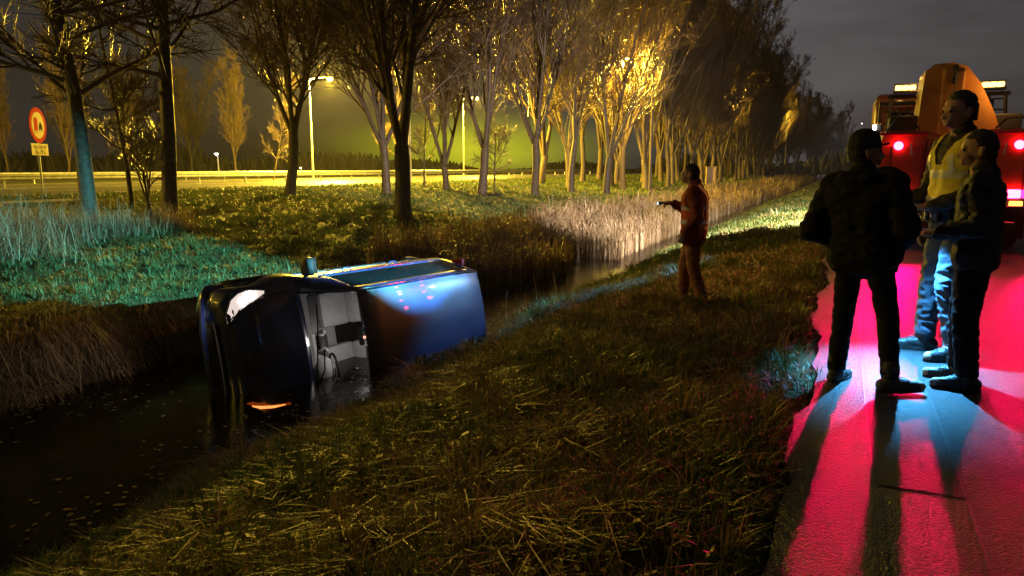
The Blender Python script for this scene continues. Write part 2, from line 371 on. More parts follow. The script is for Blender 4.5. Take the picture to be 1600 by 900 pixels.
# far bank turf
fm = lambda x, y: (gz(x, y) > -.75)
parts = [field(-16, -8.7, 2, 24, lambda d: np.clip(150 - 4.5 * np.asarray(d, float), 40, 150) if np.ndim(d) else 150, 9, .05, .15, seed=12, straw=.22, mask=fm, wmul=.9),
         field(-27, -14, 2, 30, lambda d: 22 if not np.ndim(d) else np.full(np.shape(d), 22.), 8, .08, .2, seed=13, straw=.3, mask=lambda x, y: ~((x < -22.4) & (x > -24.8) & (y < 17.6))),
         field(-27, -9, 24, 75, lambda d: 16 if not np.ndim(d) else np.full(np.shape(d), 16.), 8, .1, .2, seed=14, straw=.25, mask=fm),
         field(-27, -9, 75, 200, lambda d: 2.5 if not np.ndim(d) else np.full(np.shape(d), 2.5), 8, .2, .3, seed=15, straw=.3, mask=fm)]
V, F, T = merge(parts)
M_bank = blade_mat('mown bank turf', [(0, (.06, .11, .035)), (.4, (.12, .15, .05)), (.65, (.2, .17, .05)), (1, (.33, .25, .11))])
bank = link('bank_grass', np_mesh('bank_grass', V, F, {'tint': T}), None, M_bank); tag(bank, 'short turf across the ditch beneath the bare trees', 'grass', kind='stuff')
# overhanging dead grass and roots on the eroded far bank
r = np.random.default_rng(21); n = 15000
y = r.uniform(1.5, 12.5, n); x = -8.78 - np.abs(r.normal(0, .16, n)); s = r.uniform(0, 1, n)
x = np.where(s < .45, r.uniform(-8.9, -8.45, n), x)
P = np.stack([x, y, gz(x, y)], 1); clump = nse(y, x * 2, 4.3, 1); kp = r.uniform(0, 1, n) < np.clip(.55 + .9 * clump, .12, 1)
V, F, T = blades(P[kp], r.normal(0, 1.0, n)[kp] + .6 * nse(y, y * 0 + 1, 2.3, 4)[kp], (np.clip(.34 + .3 * clump, .08, .8) * r.uniform(.4, 1.5, n))[kp], np.clip(r.normal(1.0, .4, n), .2, 1.7)[kp], r.uniform(.005, .014, n)[kp], np.clip(.28 + .4 * clump + r.normal(0, .28, n), 0, 1)[kp], droop=1.5)
hang = link('hanging_grass', np_mesh('hanging_grass', V, F, {'tint': T}), None, M_straw); tag(hang, 'matted dead grass and roots hanging over eroded far bank', 'grass', kind='stuff')
# pale long grass round the tree feet at the far left
parts = []
for (px, py, nb, sprd, ln0) in [(40, 378, 700, .6, 1.3), (5, 405, 700, .5, 1.1), (150, 372, 1100, .35, .8), (200, 362, 500, .4, .7), (95, 365, 500, .6, .7), (268, 356, 500, .25, .8), (20, 350, 500, 1.0, .6)]:
    c = ground_at(px, py); r = np.random.default_rng(px)
    cx = c.x + r.normal(0, sprd, nb); cy = c.y + r.normal(0, sprd, nb); az = r.uniform(0, 2 * PI, nb)
    parts.append(blades(np.stack([cx, cy, gz(cx, cy)], 1), az, ln0 * r.uniform(.4, 1.2, nb), np.clip(r.normal(.95, .45, nb), .1, 1.9), r.uniform(.010, .018, nb), np.clip(r.normal(.75, .2, nb), 0, 1), droop=.5))
V, F, T = merge(parts)
tall = link('tall_dry_grass', np_mesh('tall_dry_grass', V, F, {'tint': T}), None, M_straw); tag(tall, 'tall pale dry grass around the left tree trunks', 'grass', kind='stuff')

# leaves and duckweed floating on the water
r = np.random.default_rng(66); n = 1500; y = r.uniform(1, 16, n); x = np.where(r.uniform(0, 1, n) < .6, -8.3 + np.abs(r.normal(0, .5, n)), -5.1 - np.abs(r.normal(0, .45, n))); k_ = nse(x, y, 2.7, 3) > -.1; x, y = x[k_], y[k_]; n = len(x)
a = r.uniform(0, 2 * PI, n); l_ = r.uniform(.008, .035, n); e1 = np.stack([np.cos(a), np.sin(a), 0 * a], 1) * l_[:, None]; e2 = np.stack([-np.sin(a), np.cos(a), 0 * a], 1) * (l_ * .7)[:, None]; c = np.stack([x, y, WATER_Z + r.uniform(.003, .012, n)], 1)
V = np.stack([c - e1, c + e2, c + e1, c - e2], 1).reshape(-1, 3)
fl_ = link('floating_debris', np_mesh('floating_debris', V, np.arange(n * 4).reshape(-1, 4), {'tint': np.repeat(r.uniform(0, 1, n), 4)}), None, blade_mat('wet leaves and duckweed', [(0, (.05, .08, .02)), (.5, (.10, .07, .03)), (1, (.26, .18, .1))], .35)); tag(fl_, 'dead leaves and duckweed floating on the ditch water', 'debris', kind='stuff')
# ---- reeds along the far side of the ditch
def reeds(n, seed, xf, y0, y1, h0, wm):
    r = np.random.default_rng(seed); y = y0 + (y1 - y0) * r.uniform(0, 1, n) ** 1.35; lo, hi = xf(y); x = lo + (hi - lo) * r.uniform(0, 1, n)
    z = np.maximum(gz(x, y), WATER_Z - .1); P = np.stack([x, y, z], 1)
    h = h0 * np.clip(r.normal(.8, .2, n) + .18 * nse(x, y, 1.6, seed), .3, 1.5); w = wm * (.007 + .00085 * np.hypot(x, y)) * r.uniform(.7, 1.3, n)
    tint = np.clip(.5 + .25 * nse(x, y, 1.3, 2) + r.normal(0, .2, n), 0, 1); face = r.uniform(-.5, .5, n) + YAW
    a = blades(P, face + r.normal(0, .8, n) + PI / 2, h, np.clip(r.normal(.12, .1, n), -.1, .5), w, tint, .2)
    # side leaves and plumes
    m = n; i = r.integers(0, n, m); Q = P[i].copy(); f = r.uniform(.35, .9, m); Q[:, 2] += h[i] * f
    b_ = blades(Q, r.uniform(0, 2 * PI, m), h[i] * r.uniform(.2, .4, m), r.uniform(.5, 1.3, m), w[i] * 1.3, np.clip(tint[i] + .1, 0, 1), .6)
    return [a, b_]
p = reeds(9000, 31, lambda y: (np.full_like(y, -9.3), -6.7 - .3 * np.clip((y - 12) / 20, -1, 1) + .5 * np.sin(y * .8)), 13.2, 30, .95, 1.0)
p += reeds(12000, 32, lambda y: (np.full_like(y, -9.0), np.full_like(y, -5.9)), 21, 70, 1.15, .8)
p += reeds(5000, 33, lambda y: (np.full_like(y, -9.0), np.full_like(y, -5.3)), 55, 200, 1.3, .8)
V, F, T = merge(p)
reed = link('reed_bed', np_mesh('reed_bed', V, F, {'tint': T}), None, M_straw); tag(reed, 'dead brown reeds standing along the far ditch edge', 'reeds', kind='stuff')
# green sedge on the near water edge by the torch
c = ground_at(860, 497); r = np.random.default_rng(41); nb = 900
cy = r.uniform(10.6, 14.2, nb); cx = -4.5 - .16 * np.abs(r.normal(0, 1, nb)) + 0 * cy
V, F, T = blades(np.stack([cx, cy, gz(cx, cy) - .02], 1), r.uniform(0, 2 * PI, nb), r.uniform(.12, .42, nb), r.uniform(.2, 1., nb), r.uniform(.009, .017, nb), r.uniform(0, .4, nb))
sed = link('sedge_tufts', np_mesh('sedge_tufts', V, F, {'tint': T}), None, blade_mat('sedge', [(0, (.10, .2, .05)), (1, (.3, .36, .12))])); tag(sed, 'fresh green sedge at the water edge past the car', 'sedge', kind='stuff')

# ================================================================== TREES
M_bark = mat('bark', (.07, .048, .03), .62, bump=1.0, bscale=14, col2=(.13, .095, .055), vscale=9, spec=.45)
M_twig = mat('twigs', (.11, .07, .04), .4, spec=.6, col2=(.16, .105, .06), vscale=.6)
class Tubes:
    def __init__(s): s.V = []; s.F = []; s.n = 0
    def add(s, pts, rs, k):
        pts = np.array(pts); rs = np.array(rs); m = len(pts)
        t = np.gradient(pts, axis=0); t /= np.linalg.norm(t, axis=1)[:, None] + 1e-9
        ref = np.array([.31, .87, .2]) if abs(t[0, 2]) > .8 else np.array([.1, .05, 1.])
        u = np.cross(t, ref); u /= np.linalg.norm(u, axis=1)[:, None] + 1e-9; w = np.cross(t, u)
        a = np.arange(k) * 2 * PI / k
        v = pts[:, None] + (u[:, None] * np.cos(a)[None, :, None] + w[:, None] * np.sin(a)[None, :, None]) * rs[:, None, None]
        b = s.n + (np.arange(m - 1)[:, None] * k); i = np.arange(k)[None]; j = (i + 1) % k
        s.F.append(np.stack([b + i, b + j, b + k + j, b + k + i], -1).reshape(-1, 4)); s.V.append(v.reshape(-1, 3)); s.n += m * k
    def mesh(s, name): return np_mesh(name, np.concatenate(s.V), np.concatenate(s.F))
def gen_tree(seed, H, fork, style='vase', r0=.25, dens=1.):
    r = np.random.default_rng(seed); T, Cn = Tubes(), Tubes()
    def path(p, d, L_, n, jit, trop):
        pts = [p]; d = np.array(d) / np.linalg.norm(d)
        for i in range(n):
            d = d + r.normal(0, jit, 3) + np.array([0, 0, trop]); d /= np.linalg.norm(d); p = p + d * L_ / n; pts.append(p)
        return np.array(pts), d
    def side(d, ang):
        a = r.normal(0, 1, 3); a -= d * a.dot(d); a /= np.linalg.norm(a); return d * math.cos(ang) + a * math.sin(ang)
    def at(pts, f):
        k = f * (len(pts) - 1); i = min(int(k), len(pts) - 2); q = pts[i] + (pts[i + 1] - pts[i]) * (k - i); d = pts[i + 1] - pts[i]; return q, d / np.linalg.norm(d)
    def twigs(pts, L_, rr, n):
        for _ in range(n):
            q, d = at(pts, r.uniform(.15, 1)); dd = side(d, r.uniform(.35, .9)); dd[2] += .12
            tp, _d = path(q, dd, L_ * r.uniform(.5, 1.1), 2, .14, .06); rr_ = max(rr, .011); Cn.add(tp, [rr_, rr_ * .8, rr_ * .5], 3)
    def sub(pts, L_, rr, n, lo=.2):
        for _ in range(n):
            f = r.uniform(lo, 1); q, d = at(pts, f); dd = side(d, r.uniform(.45, .95)); dd[2] += .15
            l = L_ * (1.15 - .55 * f) * r.uniform(.6, 1.1)
            tp, _d = path(q, dd, l, 3, .12, .07); rr = max(rr, .018); Cn.add(tp, np.linspace(rr, rr * .6, 4), 3)
            twigs(tp, max(.5, l * .6), rr * .5, int(12 * dens))
    def branch(pts, rs, L_, n, lo, out):
        for _ in range(n):
            f = r.uniform(lo, .98) ** .9; q, d = at(pts, f); dd = side(d, r.uniform(*out)); dd[2] += .05
            l = L_ * (1.1 - .65 * f) * r.uniform(.65, 1.15); rr = max(.012, rs * (1.05 - .75 * f) * .5)
            tp, _d = path(q, dd, l, 5, .10, .10 if style == 'vase' else .02); Cn.add(tp, np.linspace(rr, rr * .3, 6), 4)
            sub(tp, l * .45, rr * .45, int(7 * dens)); twigs(tp[2:], l * .3, rr * .3, 5)
    if style == 'vase':
        tr, d = path(np.array([0, 0, -.25]), (r.normal(0, .05), r.normal(0, .05), 1), fork + .25, 6, .03, 0)
        T.add(tr, np.array([1.45, 1.12, 1.0, .95, .92, .95, .85]) * r0, 10)
        nl = int(r.integers(4, 7)); a0 = r.uniform(0, 6)
        for i in range(nl):
            a = a0 + i * 2 * PI / nl + r.normal(0, .25); tilt = r.uniform(.15, .45) if i else .05
            dd = np.array([math.cos(a) * math.sin(tilt), math.sin(a) * math.sin(tilt), math.cos(tilt)])
            l = (H - fork) * r.uniform(.72, 1.0); rr = r0 * r.uniform(.42, .62)
            q, _ = at(tr, r.uniform(.8, 1))
            lp, _d = path(q, dd, l, 9, .05, .055); T.add(lp, np.linspace(rr, rr * .12, 10), 7)
            branch(lp, rr, (H - fork) * .27, int(24 * dens), .06, (.3, .75))
    else:
        tr, d = path(np.array([0, 0, -.25]), (r.normal(0, .06), r.normal(0, .06), 1), H, 14, .035, .02)
        T.add(tr, np.concatenate([[1.4 * r0, 1.08 * r0], np.linspace(r0, r0 * .12, 13)]), 10)
        branch(tr, r0 * .8, H * .26, int(46 * dens), fork / H, (.9, 1.5))
    return T.mesh('trunk'), Cn.mesh('crown')
VASE = [gen_tree(100 + i, 20 + (i % 3), [2.4, 3.0, 2.0, 3.4, 2.7, 3.1][i], 'vase', [.24, .21, .23, .19, .22, .20][i], 1.1) for i in range(6)]
POLE = [gen_tree(200 + i, 15 + i, [2.6, 2.6, 2.0][i], 'pole', [.17, .16, .16][i], 1.25) for i in range(3)]
for a in VASE + POLE:
    a[0].materials.append(M_bark); a[1].materials.append(M_twig)
    for m_ in a: m_.polygons.foreach_set('use_smooth', [True] * len(m_.polygons))
def tree(p, pair, label, group=None, scale=1., rz=0, lean=(0, 0), sxy=1., name='bare_tree'):
    o = empty(name, p, rz, label, 'tree', group)
    o.rotation_euler = (lean[0], lean[1], rz); o.scale = (scale * sxy, scale * sxy, scale)
    for nm, me in zip(('trunk', 'crown'), pair):
        c = bpy.data.objects.new(nm, me); COL.objects.link(c); c.parent = o
    return o
GR = 'bare trees standing in a row along the ditch'
T_ = [(630, 342, 0, 1.0, .3, 'stout bare tree with forked trunk on the bank straight behind the overturned car'),
      (451, 306, 3, .8, 2.0, 'bare tree with pale slim trunk at the highway verge, next to leaning pole'),
      (604, 303, 1, .85, 4.1, 'slim bare tree just behind the stout forked tree'),
      (697, 297, 2, .72, 1.2, 'smaller bare tree with dark straight trunk and high fork, behind the stout tree'),
      (753, 305, 4, .95, 5.0, 'tall bare tree with dark trunk and molehill at its foot'),
      (835, 305, 5, 1.0, .9, 'bare tree whose trunk splits low into two limbs, one lit pale'),
      (893, 301, 3, .95, 3.3, 'bare tree with straight single trunk at the edge of the tree row')]
for px, py, k, s, rz, lb in T_: tree(ground_at(px, py), VASE[k], lb, None, s, rz, sxy=1.45 if px == 451 else 1.1)
# the long row running away beside the ditch
i = 0
for xr, y0, step, yend in ((-13.2, 45, 5.6, 210), (-16.6, 49, 6.1, 210), (-20.5, 52, 7.5, 200)):
    yy = y0
    while yy < yend:
        x = xr + random.uniform(-.7, .7)
        tree((x, yy, float(gz(x, yy))), VASE[i % 6], 'bare leafless tree in the long row beside the reeds', GR, random.uniform(.95, 1.15), random.uniform(0, 6.28), (random.uniform(-.03, .03), random.uniform(-.03, .03)))
        i += 1; yy += step * random.uniform(.75, 1.25)
for (x, yy) in [(-11, 212), (-9, 222), (-7, 230), (-5.5, 240), (-3, 246), (-1, 255), (-12, 225), (-14, 218)]:
    tree((x, yy, float(gz(x, yy))), VASE[i % 6], 'bare leafless tree far off where the road bends', 'bare trees at the far bend', random.uniform(.95, 1.2), random.uniform(0, 6.28)); i += 1
# left foreground trees
tree(ground_at(143, 352), POLE[0], 'bare tree with teal lit trunk rising from pale dry grass', None, 1.05, 1.0, (0, R(-2)))
tree(ground_at(265, 350), POLE[1], 'bare dark trunked tree lit amber on its upper left side', None, 1.1, 2.6, (0, R(1)))
tree(ground_at(207, 330), POLE[2], 'thin bare tree between the two dark trunks', None, .55, 4.0, (0, R(-3)), sxy=.8)
sh, shc = gen_tree(301, 2.6, .5, 'vase', .06, .35); sh.materials.append(M_bark); shc.materials.append(M_twig)
tree(ground_at(237, 346), (sh, shc), 'low leafless shrub with crooked stems beside the amber lit trunk', None, 1, 1.0, name='bare_shrub')
# leaning slim trees and trees on the far side of the highway
for px, D, k, s, lean, lb in [(12, 96, 1, .8, (0, R(5)), 'yellow lit bare tree beyond the guard rail, left of the round sign'), (106, 92, 2, .8, (0, R(-4)), 'yellow lit bare tree beyond the guard rail, right of the round sign'),
                              (368, 98, 0, .85, (0, 0), 'bare tree beyond the guard rail next to the small white light'),
                              (200, 115, 4, .9, (0, 0), 'dim bare tree far beyond the highway between the left trunks'), (300, 118, 5, .9, (0, 0), 'dim bare tree far beyond the highway behind the amber lit trunk')]:
    p = at_d(px, 262, D); tree((p.x, p.y, float(gz(p.x, p.y))), VASE[k], lb, None, s, px, lean, .8)
for px, py, lean, s, lb in [(426, 263, R(9), .55, 'slender pale pole tree leaning right over the highway'), (624, 268, R(-9), .62, 'slender pale tree leaning left across the yellow glow')]:
    p = at_d(px, py, 60); tree((p.x, p.y, .4), POLE[1], lb, None, s, 1, (0, lean), .7)
tree(ground_at(772, 300), POLE[2], 'thin young tree with pale crooked stem right of the tall dark tree', None, .5, 2, (0, R(-3)), sxy=.6)
tree(ground_at(663, 293), POLE[0], 'straight pale young tree between the dark trunks', None, .5, 2.4, (0, 0), sxy=.6)
# distant woodland silhouette
r = np.random.default_rng(77); fw = Tubes(); VV = []
for k in range(5200):
    u = r.uniform(-1.1, 1.0); D = r.uniform(150, 190); a = YAW - math.atan(u)
    px = 800 + u * FPX; hmax = 1.6 + 4 * math.exp(-((px - 570) / 60) ** 2) + 4 * math.exp(-((px - 250) / 220) ** 2) + 1.5 * math.sin(px * .03) + 2 * (px > 1000)
    p = np.array([-math.sin(a), math.cos(a), 0]) * D; z0 = .3; h = max(.6, hmax) * r.uniform(.2, 1.0)
    q = p + np.array([r.normal(0, .6), r.normal(0, .6), h]); q[2] += z0; p[2] = z0
    fw.add([p, (p + q) / 2 + r.normal(0, .2, 3), q], [.5, .6, .15], 4)
wood = link('far_woodland', fw.mesh('far_woodland'), None, mat('distant thicket', (.02, .018, .014), .9)); tag(wood, 'dark far woodland low on the horizon beyond the highway', 'woodland', kind='stuff')

# ================================================================== SMALL SETTING THINGS
M_galv = mat('galvanised steel', (.42, .43, .42), .42, metal=.7, var=.2, vscale=3)
M_pole = mat('lamp pole paint', (.55, .54, .5), .5, var=.1)
SOD = (1.0, .64, .05)
M_sod = emis('sodium lens', (1, .66, .16), 30); M_ledlamp = emis('white lamp lens', (1, .97, .9), 30)
def street_lamp(p, h, label, energy, rz=0, arm=1.6, lens=M_sod, color=SOD, group='highway lamps', cone=0, ls=1., pm=M_pole):
    o = empty('street_lamp', p, rz, label, 'street lamp', group)
    MB().tube([(0, 0, -.3), (0, 0, h * .5), (0, 0, h - .4), (.15, 0, h - .1), (arm * .5, 0, h), (arm, 0, h + .05)], [.11, .09, .07, .06, .05, .045], 8).build('pole', pm, o, True)
    hd = MB().box((arm + .35, 0, h + .07), (.9, .34, .14), bev=.04).build('lamp_head', M_pole, o)
    MB().lathe([(.0, -.34 * ls), (.17 * ls, -.30 * ls), (.30 * ls, -.16 * ls), (.32 * ls, 0)], (arm + .4, 0, h - .005), 12).build('lens', lens, hd, True)
    if energy:
        l = light('lamp_light', 'SPOT' if cone else 'POINT', (arm + .4, 0, h - .5), energy, color, size=.15, spot=cone, blend=.45); l.parent = o
    return o
lamp_at = lambda px, py, D: at_d(px, py, D)
def lamp_px(px, py, D, label, e, rz, **k):
    p = lamp_at(px, py, D); g = float(gz(p.x, p.y)); arm = 1.6
    base = (p.x - math.cos(rz) * 2.0, p.y - math.sin(rz) * 2.0, g); return street_lamp(base, p.z - g + .1, label, e, rz, arm, **k)
E_S = 20000
lamp_px(515, 123, 70, 'glowing sodium street lamp on slim pole left of stout forked tree', E_S * 4, R(20))
lamp_px(973, 95, 47, 'glowing sodium street lamp high among the branches of the tree row', E_S * .5, PI, ls=.7, pm=M_bark)
lamp_px(1128, 150, 86, 'smaller glowing street lamp farther along the tree row', E_S * .8, PI, ls=.9, pm=M_bark)
lamp_px(1215, 175, 150, 'tiny pale street lamp at the far end of tree row', E_S * .8, PI, lens=M_ledlamp, ls=.9)
street_lamp((-48, 2, .4), 10.5, 'street lamp beyond the guard rail on the left', E_S * .7, 0)
street_lamp((-48, 92, .4), 10.5, 'street lamp beyond the guard rail hidden behind the tree row', E_S * 2.2, 0)
street_lamp((-27, -9, .4), 9.5, 'street lamp on the near highway verge left of the trees', E_S * 1.2, PI, cone=150)
lp = at_d(641, 262, 52); street_lamp((lp.x, lp.y, .4), 10, 'added street lamp lighting bank grass and crowns, screened by the stout forked tree', E_S * 3.2, PI)  # lamp added for light on grass and crowns, pole kept behind the trunk
for px, py, D, lb in [(340, 240, 110, 'small bright white lamp beyond the highway near a far tree'), (471, 262, 120, 'small white lamp low beyond the guard rail beside the sodium lamp pole'), (1120, 259, 150, 'tiny white lamp beside the orange cabinet'), (1155, 236, 160, 'tiny white lamp seen between distant trunks'), (1345, 193, 260, 'tiny far lamp above the dark capped head')]:
    p = at_d(px, py, D); g = .35
    street_lamp((p.x, p.y, g), max(1.0, p.z - g), lb, 0, R(-60), .3, lens=M_ledlamp, group=None, ls=.75 if D < 115 else .4)
# guard rails
def rail(x, y0, y1, label, post_step=4.0):
    o = empty('guard_rail', (x, y0, .46), 0, label, 'guard rail'); n = 2
    pr = [(0, .45), (.06, .5), (.06, .55), (0, .6), (.06, .65), (.06, .7), (0, .75), (-.015, .75), (.045, .7), (.045, .65), (-.015, .6), (.045, .55), (.045, .5), (-.015, .45)]
    MB().prism(pr, 0, y1 - y0, 'y').build('beam', M_galv, o)
    po = MB().box((0, 0, .33), (.1, .08, .66)).build('post', M_galv, o); po.location = (-.075, 1, 0)
    k = 1
    while 1 + k * post_step < y1 - y0:
        c = po.copy(); COL.objects.link(c); c.location = (-.075, 1 + k * post_step, 0); k += 1
    return o
rail(-46.9, -10, 260, 'long steel guard rail on the far edge of the highway')
rail(-37, -10, 120, 'steel guard rail along the highway median', 4)
# round prohibition sign
sb = ground_at(67, 302); sg = empty('traffic_sign', sb, 0, 'round red rimmed no-overtaking sign with lorry pictogram and plate below on post', 'sign')
sg.rotation_euler = (0, 0, 0); sc_ = (sb - Vector((0, 0, EYE))).dot(FW); k = sc_ / FPX
M_red = mat('sign red', (.30, .02, .015), .9, spec=.05); M_face = mat('sign face', (.45, .41, .30), .9, spec=.05); M_blk = mat('sign black', (.015, .015, .015), .9, spec=.05)
hz = (302 - 197) * k * .99; rad = 27 * k
fa = math.atan2(-sb.y, -sb.x) + R(66)      # sign faces oncoming highway traffic, well turned from us
Ms = Matrix.Rotation(fa, 3, 'Z') @ Matrix(((0, 0, 1), (1, 0, 0), (0, 1, 0)))   # local x->across, y->up, z->out
MB().tube([(0, 0, -.3), (0, 0, hz + rad * .5)], .04, 10).build('post', M_galv, sg, True)
def on_sign(m, name, mt, z, parent=sg, c=(0, 0)):
    o = m.build(name, mt, parent); o.matrix_local = Matrix.Translation(Vector((0, 0, hz))) @ (Ms.to_4x4()) @ Matrix.Translation((c[0], c[1], z)); return o
disc = on_sign(MB().lathe([(rad, -.012), (rad, .012)], n=40), 'disc', M_red, .06)
on_sign(MB().lathe([(rad * .74, 0), (rad * .74, .004)], n=40), 'face', M_face, .073)
q = rad
on_sign(MB().box((-.27 * q, .02 * q, 0), (.42 * q, .62 * q, .003)).box((-.27 * q, .38 * q, 0), (.30 * q, .1 * q, .003)).box((-.42 * q, -.36 * q, 0), (.09 * q, .14 * q, .003)).box((-.14 * q, -.36 * q, 0), (.09 * q, .14 * q, .003)), 'lorry_symbol', M_red, .081)
on_sign(MB().box((.28 * q, -.12 * q, 0), (.40 * q, .2 * q, .003)).prism([(.12 * q, -.02 * q), (.44 * q, -.02 * q), (.36 * q, .16 * q), (.2 * q, .16 * q)], -.0015, .0015).box((.14 * q, -.27 * q, 0), (.09 * q, .1 * q, .003)).box((.42 * q, -.27 * q, 0), (.09 * q, .1 * q, .003)), 'car_symbol', M_blk, .081)
pl = on_sign(MB().box((0, 0, 0), (2.0 * rad, .66 * rad, .016), bev=.004), 'plate', M_face, .06, c=(0, -1.36 * rad))
def text_mesh(s, size):
    cu = bpy.data.curves.new('t', 'FONT'); cu.body = s; cu.size = size; cu.align_x = 'CENTER'; cu.align_y = 'CENTER'; cu.extrude = .001
    o = bpy.data.objects.new('t', cu); COL.objects.link(o); dg = bpy.context.evaluated_depsgraph_get(); me = bpy.data.meshes.new_from_object(o.evaluated_get(dg)); bpy.data.objects.remove(o); return me
for s_, dy in (('ma t/m vr', .15), ('06-19 h', -.17)):
    me = text_mesh(s_, .38 * rad); o = link('lettering', me, sg, M_blk); o.matrix_local = Matrix.Translation((0, 0, hz)) @ Ms.to_4x4() @ Matrix.Translation((0, (-1.36 + dy) * rad, .0715))
# orange cabinet by the tree row
p = ground_at(1110, 291); k = (p - Vector((0, 0, EYE))).length / FPX
cb = empty('utility_cabinet', p, R(20), 'orange lit upright cabinet among the distant trunks', 'cabinet')
M_cab = mat('cabinet paint', (.5, .33, .16), .55, var=.15)
MB().box((0, 0, 14 * k), (14 * k, .5, 28 * k), bev=.03).build('housing', M_cab, cb); MB().box((0, 0, 28.6 * k), (15.5 * k, .62, 1.0 * k), bev=.02).build('lid', M_cab, cb)
MB().box((0, -.265, 14 * k), (11 * k, .03, 24 * k), bev=.008).build('door', M_cab, cb)
# molehill
p = ground_at(775, 307); r_ = np.random.default_rng(3); m = MB()
prof = [(.5, -.05), (.42, .06), (.3, .15), (.16, .2), (0.0, .22)]; m.lathe(prof, n=18)
m.v = [(x + random.uniform(-.05, .05), y + random.uniform(-.05, .05), z + random.uniform(-.03, .03)) for x, y, z in m.v]
mh = m.build('molehill', mat('fresh earth', (.03, .022, .015), .95, bump=1, bscale=12), None, True); mh.location = p; tag(mh, 'dark molehill at the foot of tall tree', 'molehill')
# sticks standing in the water behind the car
M_stick = mat('pale dead stem', (.35, .26, .16), .6)
def stick(px, py, top, z, tilt, r0, label, mt=M_stick):
    p = at_z(px, py, z); d = (p - Vector((0, 0, EYE))).dot(FW); h = (py - top) * d / FPX
    o = MB().tube([(0, 0, -.4), (tilt * .4, 0, h * .5), (tilt, .02, h)], [r0, r0 * .8, r0 * .4], 6).build('dead_stem', mt, None, True); o.location = p; tag(o, label, 'stem')
stick(790, 500, 455, WATER_Z, .02, .008, 'single pale stem standing in the water behind the car')
stick(872, 475, 425, WATER_Z, -.12, .02, 'broken thick reed stem leaning in the open water near the sedge')
stick(885, 470, 420, WATER_Z, .03, .012, 'thin upright reed stem in the open water near the sedge')
stick(840, 470, 430, WATER_Z, -.1, .01, 'short slanted reed stem between car and sedge')
stick(651, 430, 376, -.9, -.03, .009, 'white thin rod rising behind the roof of the overturned car', mat('white rod', (.8, .8, .82), .35))

# ================================================================== OVERTURNED CAR
def bez(xk, vk, x):
    """smooth monotone interpolation through keys"""
    xk = np.array(xk); vk = np.array(vk); o = np.argsort(xk); xk = xk[o]; vk = vk[o]
    d = np.diff(vk) / np.diff(xk); m = np.zeros(len(xk)); m[1:-1] = np.where(d[1:] * d[:-1] > 0, 2 * d[1:] * d[:-1] / (d[1:] + d[:-1] + 1e-12), 0); m[0] = d[0]; m[-1] = d[-1]
    x = np.asarray(x, float); i = np.clip(np.searchsorted(xk, x) - 1, 0, len(xk) - 2); h = xk[i + 1] - xk[i]; s = (x - xk[i]) / h
    return (2 * s ** 3 - 3 * s ** 2 + 1) * vk[i] + (s ** 3 - 2 * s ** 2 + s) * h * m[i] + (-2 * s ** 3 + 3 * s ** 2) * vk[i + 1] + (s ** 3 - s ** 2) * h * m[i + 1]
CK = np.array([  # x, ymax, ybelt, zbot, zbelt, yrail, zrail, ztop
    [2.19, .52, .48, .34, .60, .38, .64, .66], [2.15, .74, .70, .27, .73, .57, .80, .82], [2.04, .87, .82, .22, .84, .66, .92, .96],
    [1.75, .875, .845, .20, .92, .70, 1.01, 1.06], [1.35, .955, .90, .20, .975, .72, 1.08, 1.14], [1.25, .96, .90, .20, .98, .70, 1.11, 1.17],
    [1.0, .925, .88, .20, .99, .655, 1.385, 1.45], [.78, .905, .875, .20, 1.0, .615, 1.625, 1.70], [.5, .905, .875, .20, 1.01, .605, 1.69, 1.765],
    [-.5, .905, .875, .20, 1.02, .605, 1.71, 1.79], [-1.5, .905, .875, .21, 1.04, .60, 1.70, 1.775], [-1.95, .895, .865, .24, 1.05, .585, 1.665, 1.735],
    [-2.08, .86, .83, .30, 1.04, .565, 1.58, 1.63], [-2.14, .80, .77, .36, .98, .54, 1.38, 1.40]])
def csec(x):
    v = [bez(CK[:, 0], CK[:, i], x) for i in range(1, 8)]
    ym, yb, zb, zt, yr, zr, zc = v
    return np.array([(ym * .84, zb), (ym * .985, zb + .1), (ym, zb + .3), (ym * 1.003, zb + (zt - zb) * .72), (yb, zt), (yb + (yr - yb) * .5 + .022, zt + (zr - zt) * .5), (yr, zr), (yr * .86, zr + (zc - zr) * .48), (yr * .55, zr + (zc - zr) * .82), (0, zc)])
SUBN = 3
def cr(P, n):
    """Catmull-Rom refine of a polyline, knots kept"""
    P = np.vstack([2 * P[0] - P[1], P, 2 * P[-1] - P[-2]]); out = []
    for i in range(1, len(P) - 2):
        for k in range(n):
            s = k / n; a, b_, c, d = P[i - 1:i + 3]
            out.append(.5 * ((2 * b_) + (-a + c) * s + (2 * a - 5 * b_ + 4 * c - d) * s * s + (-a + 3 * b_ - 3 * c + d) * s ** 3))
    out.append(P[-2]); return np.array(out)
cx_ = np.unique(np.concatenate([CK[:, 0], np.linspace(-2.14, 2.19, 90)])).round(4)
half = [cr(csec(x), SUBN) for x in cx_]; NT = half[0].shape[0]          # 28 points per half
def spt(x, tt, side, off=0.):
    """point on the car skin; tt in knots 0..9"""
    h = cr(csec(x), SUBN); k = min(max(tt * SUBN, 0), NT - 1.001); i = int(k); q = h[i] + (h[i + 1] - h[i]) * (k - i)
    d = h[i + 1] - h[i]; nrm = np.array([d[1], -d[0]]); nrm /= np.linalg.norm(nrm) + 1e-9
    q = q + nrm * off; return Vector((float(x), side * q[0], q[1]))
car = bpy.data.objects.new('overturned_car', None); COL.objects.link(car); car.location = (-7.034, 8.674, -.98)
